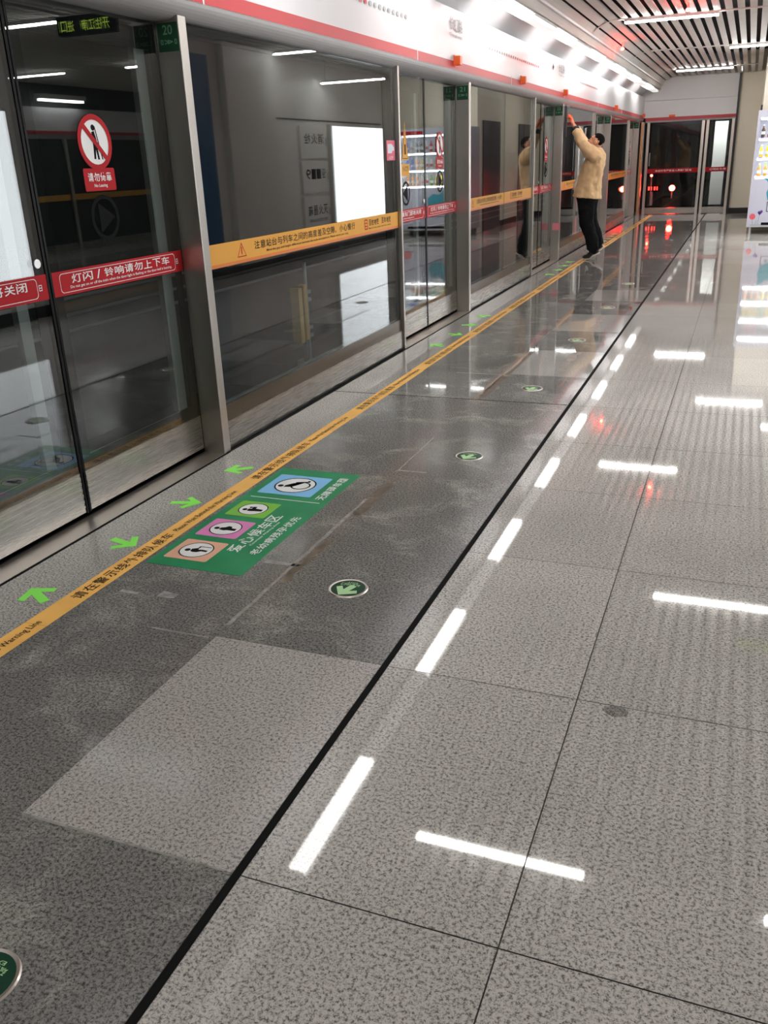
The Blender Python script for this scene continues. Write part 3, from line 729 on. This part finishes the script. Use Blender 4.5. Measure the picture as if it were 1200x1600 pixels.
def picto(name, u0, u1, v0, v1, mat, figs, sc):
    sq = MB().prism(rrect(u0, v0, u1, v1, .01), fr, .0012, .0018).build(name, mat, dc)
    cu, cv = (u0+u1)/2, (v0+v1)/2; r = (u1-u0)*.39
    MB().prism(circ(cu, cv, r), fr, .0018, .0022).build('roundel', WHITE, sq)
    b = MB(); ringpoly(b, circ(cu, cv, r), circ(cu, cv, r*.93), fr, .0026)
    for f in figs:
        if f[0] == 'c': b.prism(circ(cu+f[1]*r, cv+f[2]*r, f[3]*r, 16), fr, .0022, .0028)
        elif f[0] == 'r': ringpoly(b, circ(cu+f[1]*r, cv+f[2]*r, f[3]*r), circ(cu+f[1]*r, cv+f[2]*r, f[4]*r), fr, .0028)
        else: b.prism([(cu+x*r, cv+y*r) for x, y in f[1]], fr, .0022, .0028)
    b.build('figure', BLACK, sq)
elder = [('c', -.12, .50, .17), ('p', [(-.22, .28), (.05, .32), (.22, .05), (.46, .02), (.46, -.07), (.15, -.05), (.05, -.1), (.10, -.35), (.05, -.7), (-.12, -.7), (-.10, -.35), (-.28, -.15), (-.30, .1)]), ('p', [(.42, .05), (.48, .05), (.50, -.7), (.45, -.7)])]
preg = [('c', -.1, .55, .17), ('p', [(-.25, .33), (.02, .33), (.12, .1), (.34, -.05), (.30, -.28), (.08, -.36), (.06, -.72), (-.22, -.72), (-.24, -.2), (-.32, 0)])]
child = [('c', -.18, .52, .17), ('p', [(-.35, .30), (-.02, .32), (.06, .05), (.10, -.2), (.02, -.72), (-.25, -.72), (-.32, -.2), (-.38, .05)]), ('c', .24, .28, .11), ('p', [(0, .12), (.36, .16), (.40, -.1), (0, -.14)])]
wheel = [('c', -.22, .66, .14), ('r', -.02, -.28, .48, .40), ('p', [(-.34, .46), (-.12, .46), (-.08, .22), (.24, .20), (.24, .10), (-.06, .10), (-.04, -.02), (.30, -.02), (.50, -.52), (.70, -.48), (.68, -.36), (.58, -.38), (.40, .12), (.30, .14), (-.24, .06)])]
picto('elderly_pictogram', 2.668, 2.855, 1.855, 2.055, PEACH, elder, 1); picto('pregnancy_pictogram', 2.905, 3.09, 1.857, 2.057, PINK, preg, 1)
picto('infant_pictogram', 3.144, 3.322, 1.853, 2.053, LIME, child, 1); picto('wheelchair_pictogram', 3.44, 3.706, 1.767, 2.05, BLUE, wheel, 1)
# dark stain on the pale floor
n = 22; sm = MB().prism([(.036*math.cos(2*PI*i/n)*random.uniform(.85, 1.1), .026*math.sin(2*PI*i/n)*random.uniform(.85, 1.1)) for i in range(n)], frame((0, 0, 0), (1, 0, 0), (0, 1, 0)), 0, .0004)
o = sm.build('floor_stain', G_STAIN, loc=(-.195, 2.145, .0002)); tag(o, 'small dark dirt stain on the pale granite beside a grout line', 'stain')

# ------------------------------------------------------------------ right wall: light boxes, cabinets
def light_box(y0, y1, label):
    t = thing('light_box', (WX, (y0+y1)/2, .4), label, 'advertising box', 'white advertising light boxes'); h = (y1-y0)/2
    MB().box(-.10, -h-.03, 0, -.001, h+.03, 1.69).build('case', STILE, t)
    MB().box(-.105, -h, .03, -.10, h, 1.66).build('screen', BOXM, t)
light_box(15.05, 17.43, 'blank glowing advertising light box mirrored in the wide glass screen')
light_box(5.1, 7.58, 'blank glowing advertising light box mirrored at the left edge in the first door')
WF = frame((0, 0, 0), (0, -1, 0), (0, 0, 1))
def cabinet(z0, z1, s, e, label):
    t = thing('fire_cabinet', (WX, 14.45, z0), label, 'fire cabinet', 'grey fire cabinets'); h = z1-z0
    MB().box(-.03, -.52, 0, -.001, .52, h).build('cabinet_door', WALLW, t, bevel=.004)
    m2 = MB(); f2 = lambda u, v, d=0: Vector((-.0305-d, -u, v))
    cjk(m2, s, f2, -.40, h*.45, .40, h*.45+.16); text(m2, e, f2, -.36, h*.25, .36, h*.25+.05) if e else None
    m2.build('lettering', BLACK, t)
    MB().box(-.045, .44, h*.4, -.03, .47, h*.4+.12).build('handle', METAL, t)
cabinet(1.55, 2.05, '消火栓', '', 'upper grey fire hydrant cabinet beside the light box, lettered in black')
cabinet(1.0, 1.5, '☎119', '', 'middle grey cabinet with a black telephone symbol beside the light box')
cabinet(.4, .95, '灭火器箱', 'FIRE EXTINGUISHER', 'lowest grey fire extinguisher cabinet beside the light box')
t = thing('wall_handle', (WX-.02, 13.04, .8), 'long dark vertical pull strip on the grey wall near the fire cabinets', 'handle')
MB().box(-.02, -.02, 0, 0.02, .02, 1.2).build('strip', BLACK, t)
# hanging LED display
t = thing('led_display', (.60, 7.62, 2.72), 'small hanging display with yellow green lettering, mirrored in the first door', 'display')
MB().box(-.32, 0, -.06, .32, .08, .10).build('case', BLACK, t); MB().cyl((0, .04, .10), (0, .04, .33), .012).build('hanger', METAL, t)
m_ = MB(); cjk(m_, '开往江南 进口', lambda u, v, d=0: Vector((u, -.002-d, v)), -.28, -.03, .28, .06); m_.build('lettering', GLED, t)

# ------------------------------------------------------------------ opposite platform side (seen only in reflections)
t = thing('opposite_header', (7.35, 6.7, 2.1), 'white header fascia with red stripe on the opposite platform side, mirrored in the first door', 'sign board')
MB().box(-.1, -11.7, .08, 0, 11.7, .55).build('panel', PANELW, t); MB().box(-.102, -11.7, .08, -.1, 11.7, .14).build('stripe', STRIPE, t); MB().box(-.08, -11.7, 0, 0, 11.7, .08).build('lip', LIP, t)
for y in (6.5, -1.5):
    m_ = MB(); cjk(m_, '→长虹路', lambda u, v, d=0: Vector((-.103, -u, v)), -y-.4, .32, -y+.4, .46); m_.build('lettering', BLACK, t)
t = thing('opposite_screen', (7.35, 6.7, 0), 'dark glass screen wall with yellow bar on the opposite platform side', 'glass screen')
MB().box(-.03, -11.7, .16, 0, 11.7, 2.1).build('glass_wall', pm('dark_glass', (.01, .012, .014), .05), t); MB().box(-.05, -11.7, 0, 0, 11.7, .16).build('kick_plate', STEELH, t)
MB().box(-.034, -11.7, .97, -.031, 11.7, 1.08).build('warning_bar', ORANGE, t)
for y in (-6, -1.2, 3.6, 8.4): MB().box(-.08, y, 0, 0, y+.08, 2.1).build('screen_post', STEEL, t)
for k, y in enumerate((2.5, 5.0, 7.5, 10.0, 12.5, 15.0)):
    t = thing('strip_light', (7.1, y, 2.74), 'white strip light over the opposite header, number %d counted from the rear in the reflection' % (k+1), 'strip light', 'strip lights over the opposite header')
    MB().box(-.085, -.63, .04, .085, .63, .12).build('housing', HOUSING, t); MB().box(-.055, -.59, 0, .055, .59, .04).build('diffuser', STRIPM, t)
struct('wall_right', MB().box(7.36, -5, 2.66, 7.5, 18.6, 3.5).box(7.4, -5, 0, 7.5, 18.6, 2.66), TUN)
struct('wall_right', MB().box(1.98, 18.45, 0, 7.35, 18.61, 3.5), WALLW)

# ------------------------------------------------------------------ vending machine with bottles
vm = thing('vending_machine', (.04, 17.8, 0), 'tall white drinks vending machine with lit shelves at the right edge', 'vending machine')
VW, VD, VH = 1.36, .78, 2.04
BODY = pm('machine_white', (.45, .455, .53), .4)
b = MB(); b.box(0, .03, .14, VW, VD, .93); b.box(0, .03, 1.92, VW, VD, VH); b.box(0, .03, .93, .045, VD, 1.92); b.box(1.22, .03, .93, VW, VD, 1.92); b.box(.045, VD-.05, .93, 1.22, VD, 1.92)
b.build('body', BODY, vm, bevel=.008)
MB().box(0, 0, .14, VW, .03, .93).box(0, 0, 1.92, VW, .03, VH).box(0, 0, .93, .045, .03, 1.92).box(1.22, 0, .93, VW, .03, 1.92).build('front_door', BODY, vm)
SHZ = (.955, 1.265, 1.585)
s = MB()
for z in SHZ: s.box(.045, .06, z, 1.22, VD-.05, z+.02)
s.build('shelf', WHITE, vm)
l = MB()
for z in SHZ[1:]+(1.92,): l.box(.06, .10, z-.03, 1.2, .15, z-.004)
l.box(.06, .04, .94, 1.2, .055, .965)
l.build('shelf_light', em('shelf_light', (1, .98, .95), 26.0), vm)
MB().box(.045, .012, .93, 1.22, .018, 1.92).build('window_pane', glass('machine_glass', (.9, .92, .92), .03), vm)
VF = frame((0, -.001, 0), (1, 0, 0), (0, 0, 1))
TEAL = pm('teal_print', (.02, .27, .34), .4)
MB().prism([(.27, .70), (.30, .58), (.40, .50), (.55, .50), (.66, .60), (.66, .74), (.55, .82), (.42, .80), (.36, .86), (.28, .93), (.20, .94), (.26, .90), (.31, .82)], VF, 0, .001).build('teal_drop_print', TEAL, vm)
f_ = MB(); f_.prism(circ(.085, .30, .05, 14), VF, 0, .001); f_.prism(circ(1.12, .36, .09, 16), VF, 0, .001); f_.build('flower_print', pm('flower_red', (.62, .08, .11), .5), vm)
f_ = MB(); f_.prism(circ(.19, .37, .025, 10), VF, 0, .001); f_.prism(circ(.225, .385, .025, 10), VF, 0, .001); f_.prism([(.168, .365), (.248, .375), (.20, .32)], VF, 0, .001); f_.build('purple_flower_print', pm('flower_purple', (.14, .06, .30), .5), vm)
f_ = MB()
for (x0, z0, x1, z1) in ((.085, .25, .10, .17), (.20, .33, .18, .17), (1.12, .27, 1.10, .15), (.14, .17, .16, .24), (.9, .15, .95, .3)): f_.prism([(x0-.004, z0), (x0+.004, z0), (x1+.004, z1), (x1-.004, z1)], VF, 0, .001)
f_.prism(rrect(.06, .155, .25, .163, .003), VF, 0, .001); f_.build('stem_print', pm('stem_grey', (.20, .30, .26), .5), vm)
f_ = MB(); ringpoly(f_, rrect(.30, .38, .62, .55, .01), rrect(.31, .39, .61, .54, .008), VF, .001); cjk(f_, '取货口', VF, .36, .44, .56, .49, .001); f_.build('hatch_label', BLACK, vm)
ringpoly(f_ := MB(), rrect(.09, .62, .22, .90, .01), rrect(.095, .625, .215, .895, .008), VF, .001); f_.build('service_flap', pm('flap_grey', (.42, .42, .5), .5), vm)
MB().box(.24, -.003, .155, 1.1, 0, .20).build('pickup_slot', BLACK, vm); MB().box(-.005, -.01, .12, VW+.005, VD, .145).build('plinth', METAL, vm)
for (x, y) in ((.06, .06), (VW-.06, .06), (.06, VD-.06), (VW-.06, VD-.06)): MB().cyl((x, y, 0), (x, y, .12), .025, 12).build('foot', METAL, vm)
MB().box(.75, -.001, 1.93, 1.22, 0, 1.99).build('red_banner', RED, vm)
cols = [('yellow', (.75, .50, .03)), ('orange', (.80, .26, .03)), ('amber', (.5, .22, .03)), ('green', (.12, .35, .05)), ('blue', (.03, .08, .6)), ('brown', (.09, .035, .02)), ('red', (.5, .03, .03)), ('white', (.7, .7, .66))]
layout = [['orange', 'amber', 'amber', 'yellow', 'yellow', 'green', 'white', 'white', 'orange', 'orange', 'orange'], ['yellow', 'yellow', 'yellow', 'green', 'yellow', 'white', 'white', 'yellow', 'orange', 'blue', 'blue'], ['brown', 'red', 'red', 'brown', 'brown', 'red', 'white', 'brown', 'brown', 'white', 'blue']]
layout = [[c for c in r] for r in layout]
sn = ['bottom', 'middle', 'top']
ordn = ['first', 'second', 'third', 'fourth', 'fifth', 'sixth', 'seventh', 'eighth', 'ninth', 'tenth', 'last']
D = dict(cols)
for r, z in enumerate(SHZ):
    for c, cn in enumerate(layout[r]):
        t = thing('drink_bottle', (.04+.11+c*.101, 17.8+.13, z+.02), '%s drink bottle, %s from the left on the %s shelf of the vending machine' % (cn, ordn[c], sn[r]), 'bottle', 'drink bottles in the vending machine')
        bt = MB(); bt.tube([(0, 0, 0), (0, 0, .012), (0, 0, .12), (0, 0, .155), (0, 0, .19)], [.026, .031, .031, .016, .012], 14); bt.build('bottle_body', pm('drink_'+cn, D[cn], .15), t, smooth=True)
        MB().cyl((0, 0, .19), (0, 0, .207), .015, 12).build('cap', pm('cap_'+('green' if c % 2 else 'white'), (.1, .4, .08) if c % 2 else (.8, .8, .8), .4), t)
        MB().tube([(0, 0, .05), (0, 0, .10)], [.0316, .0316], 14, caps=False).build('bottle_label', WHITE if cn != 'white' else pm('label_red', (.5, .05, .05), .5), t)
MBp = MB()
for z in SHZ:
    for c in range(0, 11, 2): MBp.box(.075+c*.101, .056, z+.002, .075+c*.101+.05, .06, z+.018)
MBp.build('price_tags', PURPLE, vm)

# ------------------------------------------------------------------ the worker
def person():
    F = Vector((-2.10, 13.62, 0))
    t = thing('person', F, 'worker in a tan jacket and dark trousers on tiptoe, arms raised to the header', 'person')
    SK = pm('skin', (.55, .30, .19), .5); JK = pm('tan_jacket', (.72, .50, .27), .75, noise=.08, scale=12); TR = pm('dark_trousers', (.009, .0095, .011), .85, spec=.08, noise=.3, scale=10)
    HR = pm('black_hair', (.007, .006, .006), .75, spec=.08); SH = pm('black_shoe', (.012, .012, .013), .6); SO = pm('white_sole', (.62, .60, .56), .5); GL = pm('orange_glove', (.80, .12, .03), .6)
    SHIRT = pm('dark_cuff', (.015, .017, .028), .8)
    # local axes: x as world, forward is -x; the body's left side is -y (towards the camera)
    hipL, hipR = Vector((-.05, -.095, .90)), Vector((-.05, .095, .91))
    kneeL, kneeR = Vector((-.035, -.095, .53)), Vector((-.02, .10, .55))
    ankL, ankR = Vector((.10, -.085, .165)), Vector((.125, .125, .225))
    toeL, toeR = Vector((.035, -.085, .035)), Vector((.065, .13, .055))
    shL, shR = Vector((.045, -.185, 1.43)), Vector((.03, .175, 1.44))
    elL, elR = Vector((-.135, -.20, 1.60)), Vector((-.17, .20, 1.60))
    wrL, wrR = Vector((-.275, -.07, 1.815)), Vector((-.30, .08, 1.84))
    neck, head = Vector((.055, 0, 1.50)), Vector((.035, -.005, 1.605))
    # --- body: one continuous surface
    B = MB()
    B.tube([(-.05, 0, .84), (-.05, 0, .92), (-.035, 0, 1.05), (.0, 0, 1.22), (.04, 0, 1.38), (.05, 0, 1.46)], [(.13, .10), (.165, .115), (.145, .10), (.165, .115), (.18, .105), (.10, .07)], 20)
    for h, k_, a, to in ((hipL, kneeL, ankL, toeL), (hipR, kneeR, ankR, toeR)):
        B.tube([h, h.lerp(k_, .5), k_, k_.lerp(a, .35), a], [.085, .075, .055, .056, .038], 14); B.sph(k_, .055)
        B.tube([a+Vector((.04, 0, -.01)), a.lerp(to, .5), to, to+Vector((-.06, 0, -.008))], [.036, .038, .036, .02], 10)
    def hand(wr, dr, side, B, gr):
        """palm, four fingers of different length curled round the strip and a thumb from the palm's side"""
        dr = dr.normalized(); fwd = Vector((-1, 0, 0)); sd = dr.cross(fwd).normalized()*side; pn = sd.cross(dr).normalized()*side
        if pn.x > 0: pn = -pn
        pc = wr+dr*.085
        B.tube([wr, wr+dr*.035, wr+dr*.075, pc+dr*.01], [(.024+gr, .02+gr), (.034+gr, .018+gr), (.040+gr, .017+gr), (.038+gr, .015+gr)], 12)
        for i, (off, ln) in enumerate(((.034, .070), (.0115, .080), (-.0115, .074), (-.034, .058))):
            b0 = wr+dr*.085+sd*off; p1 = b0+dr*ln*.45+pn*.006; p2 = p1+dr*ln*.30+pn*ln*.28; p3 = p2+dr*ln*.05+pn*ln*.35
            B.tube([b0-dr*.02, b0, p1, p2, p3], [.0085+gr, .0092+gr, .0086+gr, .0078+gr, .0066+gr], 8)
        b0 = wr+dr*.03+sd*.03; p1 = b0+sd*.028+dr*.022+pn*.010; p2 = p1+dr*.030+pn*.022-sd*.004
        B.tube([wr+dr*.03+sd*.012, b0, p1, p2], [.012+gr, .0125+gr, .0105+gr, .0085+gr], 8)
    for s_, e_, w_, sd in ((shL, elL, wrL, 1), (shR, elR, wrR, -1)):
        B.tube([s_, s_.lerp(e_, .5), e_, e_.lerp(w_, .4), w_], [.052, .047, .040, .038, .026], 12); B.sph(e_, .041); B.sph(s_, .055)
        hand(w_, (w_-e_)*.6+Vector((-.02, 0, .12)), sd, B, 0)
    B.tube([(.055, 0, 1.43), neck, head+Vector((.012, 0, -.03))], [.062, .055, .056], 14)
    # head tilted back to look up: x' forward/up axis
    ti = math.radians(24); ff = Vector((-math.cos(ti), 0, math.sin(ti))); uu = Vector((math.sin(ti), 0, math.cos(ti))); ll = Vector((0, 1, 0))
    def H(f, l, u): return head+ff*f+ll*l+uu*u
    def hsph(f, l, u, r, n=12):
        m2 = MB().sph((0, 0, 0), r, n); k0 = len(B.v)
        B.v += [tuple(H(f+v[0], l+v[1], u+v[2])) for v in m2.v]
        for q in m2.f: B.f.append([k0+i for i in q]); B.m.append(0)
    hsph(-.012, 0, .03, (.096, .075, .088), 22); hsph(.03, 0, -.025, (.062, .060, .080), 18)      # skull, face
    hsph(.058, 0, -.088, (.030, .032, .024)); hsph(.055, 0, .035, (.042, .058, .018))              # chin, brow
    B.tube([H(.088, 0, .015), H(.098, 0, -.01), H(.115, 0, -.032), H(.092, 0, -.045)], [.009, .011, .015, .011], 10)   # nose
    for sg in (-1, 1):
        hsph(.075, sg*.032, .008, (.018, .016, .013)); hsph(.062, sg*.038, -.03, (.024, .024, .026))   # eyelids, cheeks
        hsph(-.005, sg*.076, -.008, (.020, .010, .032)); hsph(.035, sg*.045, -.062, (.034, .018, .028))     # ears, jaw
    hsph(.088, 0, -.060, (.012, .024, .007)); hsph(.086, 0, -.071, (.012, .021, .007))             # lips
    body = B.build('body', SK, t, smooth=True)
    rm = body.modifiers.new('weld', 'REMESH'); rm.mode = 'VOXEL'; rm.voxel_size = .0055; rm.use_smooth_shade = True
    sm_ = body.modifiers.new('smooth', 'SMOOTH'); sm_.factor = .5; sm_.iterations = 3
    # --- hair, eyes, brows
    hair = MB(); m2 = MB().sph((0, 0, 0), (.094, .0755, .089), 32)
    keep = []
    for q in m2.f:
        c_ = sum((Vector(m2.v[i]) for i in q), Vector())/len(q)
        f_ = c_.x-.014; u_ = c_.z+.032; ear = abs(c_.y) > .05 and -.05 < f_ < .03 and u_ < .028; keep.append((f_ < -.018 and u_ > -.040 and not ear) or (u_ > .048 and f_ < .045) or (u_ > .07 and f_ < .07))
    k0 = 0; hair.v = [tuple(H(-.015+v[0]*(1+.02*math.sin(40*v[1]+30*v[2])), v[1], .033+v[2])) for v in m2.v]
    for q, kp in zip(m2.f, keep):
        if kp: hair.f.append(q); hair.m.append(0)
    ho = hair.build('hair', HR, t, smooth=True); sl = ho.modifiers.new('thick', 'SOLIDIFY'); sl.thickness = .009; sl.offset = 1
    ey = MB()
    for sg in (-1, 1):
        m3 = MB().sph((0, 0, 0), (.007, .012, .005), 10); k0 = len(ey.v); ey.v += [tuple(H(.090+v[0], sg*.032+v[1], .008+v[2])) for v in m3.v]
        for q in m3.f: ey.f.append([k0+i for i in q]); ey.m.append(0)
        ey.tube([H(.088, sg*.016, .032), H(.088, sg*.034, .037), H(.076, sg*.052, .032)], [.004, .005, .003], 6)
    ey.build('eyes_and_brows', HR, t)
    # --- trousers
    T = MB()
    T.tube([(-.05, 0, .80), (-.055, 0, .88), (-.05, 0, .98)], [(.13, .145), (.14, .155), (.13, .14)], 20)
    for h, k_, a in ((hipL, kneeL, ankL), (hipR, kneeR, ankR)):
        T.tube([h+Vector((0, 0, .02)), h.lerp(k_, .35), h.lerp(k_, .7), k_, k_.lerp(a, .3), k_.lerp(a, .65), a+Vector((-.02, 0, .0)), a+Vector((-.045, 0, -.045))], [(.078, .138), (.084, .128), (.09, .112), (.087, .105), (.083, .098), (.080, .092), (.078, .088), (.08, .088)], 18)
        for fz, ax in ((.93, .02), (1.02, -.02)): T.tube([a.lerp(k_, 1-fz+.08)+Vector((-.06, -.03, 0)), a.lerp(k_, 1-fz+.10)+Vector((.06, -.02, .02))], [.05, .045], 10)
    tr = T.build('trousers', TR, t, smooth=True); rm = tr.modifiers.new('weld', 'REMESH'); rm.mode = 'VOXEL'; rm.voxel_size = .010; rm.use_smooth_shade = True
    sm_ = tr.modifiers.new('smooth', 'SMOOTH'); sm_.factor = .5; sm_.iterations = 4
    # --- jacket: flared body with folds, sleeves to the forearm
    J = MB(); n = 40
    spec = [(-.065, .865, .205, .20), (-.06, .93, .197, .195), (-.045, 1.02, .18, .18), (-.02, 1.14, .165, .17), (.01, 1.27, .158, .182), (.035, 1.38, .145, .188), (.05, 1.45, .115, .15), (.06, 1.50, .075, .085), (.058, 1.525, .066, .070)]
    ringsK = []
    for i, (cx, cz, rx, ry) in enumerate(spec):
        k0 = len(J.v)
        for j in range(n):
            q = 2*PI*j/n
            w2 = 1+(.035*math.sin(5*q+1.2*i)+.02*math.sin(9*q+.5*i))*(1 if i < 5 else .4)
            zz = cz + (-.025*math.cos(q) if i == 0 else 0) + .20*(-math.cos(q))*rx*.0
            J.v.append((cx+rx*w2*math.cos(q), ry*w2*math.sin(q), zz))
        ringsK.append(k0)
    for a, b2 in zip(ringsK, ringsK[1:]):
        for j in range(n): j2 = (j+1) % n; J.f.append([a+j, a+j2, b2+j2, b2+j]); J.m.append(0)
    J.f.append([ringsK[0]+j for j in range(n)][::-1]); J.m.append(0); J.f.append([ringsK[-1]+j for j in range(n)]); J.m.append(0)
    for s_, e_, w_ in ((shL, elL, wrL), (shR, elR, wrR)):
        inw = s_+(Vector((.045, 0, 1.36))-s_)*.45
        J.tube([inw, s_, s_.lerp(e_, .35), s_.lerp(e_, .7), e_, e_.lerp(w_, .35), e_.lerp(w_, .72)], [.105, .098, .090, .080, .076, .066, .058], 16)
        d_ = (e_-s_); J.tube([s_.lerp(e_, .3)+Vector((-.04, 0, -.05)), s_.lerp(e_, .8)+Vector((-.02, 0, -.045))], [.055, .035], 10)
    jk = J.build('jacket', JK, t, smooth=True); rm = jk.modifiers.new('weld', 'REMESH'); rm.mode = 'VOXEL'; rm.voxel_size = .009; rm.use_smooth_shade = True
    sm_ = jk.modifiers.new('smooth', 'SMOOTH'); sm_.factor = .5; sm_.iterations = 2
    for ob, st_, sz in ((jk, .030, .085), (tr, .022, .09)):
        tx_ = bpy.data.textures.new('cloth_folds', 'CLOUDS'); tx_.noise_scale = sz; tx_.noise_depth = 1
        dm = ob.modifiers.new('folds', 'DISPLACE'); dm.texture = tx_; dm.strength = st_; dm.mid_level = .5; dm.texture_coords = 'LOCAL'
        s2 = ob.modifiers.new('soft', 'SMOOTH'); s2.factor = .5; s2.iterations = 2
    # shirt at the open front, cuffs, shoes, gloves
    MB().tube([(-.215, -.05, .97), (-.20, -.045, 1.05), (-.175, -.03, 1.16)], [(.03, .05), (.03, .045), (.02, .03)], 10).build('undershirt', pm('pale_shirt', (.6, .58, .56), .7), t, smooth=True)
    c = MB()
    for e_, w_ in ((elL, wrL), (elR, wrR)): c.tube([e_.lerp(w_, .68), e_.lerp(w_, .92)], [.047, .041], 14)
    c.build('cuffs', SHIRT, t, smooth=True)
    for k_, (a, to) in enumerate(((ankL, toeL), (ankR, toeR))):
        s_ = MB(); u_ = to.x
        s_.tube([a+Vector((.052, 0, -.02)), a+Vector((.03, 0, -.03)), a.lerp(to, .5)+Vector((-.01, 0, .01)), to+Vector((-.01, 0, .018)), to+Vector((-.065, 0, .012)), to+Vector((-.10, 0, .004))], [(.035, .035), (.046, .055), (.047, .050), (.048, .036), (.042, .028), (.022, .018)], 16)
        so_ = s_.build('shoe', SH, t, smooth=True)
        q = MB(); pts = [a+Vector((.075, 0, -.06)), a.lerp(to, .5)+Vector((.015, 0, -.035)), to+Vector((.0, 0, -.018)), to+Vector((-.06, 0, -.022)), to+Vector((-.105, 0, -.012))]
        q.tube(pts, [(.036, .013), (.040, .013), (.048, .012), (.043, .010), (.022, .008)], 14); q.build('sole', SO, so_, smooth=True)
    gl = MB()
    for e_, w_, sd in ((elL, wrL, 1), (elR, wrR, -1)): hand(w_+(w_-e_)*.05, (w_-e_)*.6+Vector((-.02, 0, .12)), sd, gl, .0024)
    go = gl.build('gloves', GL, t, smooth=True); rm = go.modifiers.new('weld', 'REMESH'); rm.mode = 'VOXEL'; rm.voxel_size = .0032; rm.use_smooth_shade = True
person()
t = thing('dark_strip', (-2.485, 13.60, 1.69), 'dark vertical strip on the third steel post, held by the worker', 'strip')
MB().box(-.03, -.03, 0, .0, .03, .40).build('strip_body', pm('strip_dark', (.05, .05, .055), .5), t); MB().box(-.025, -.012, .38, .03, .012, .41).build('strip_hook', METAL, t)
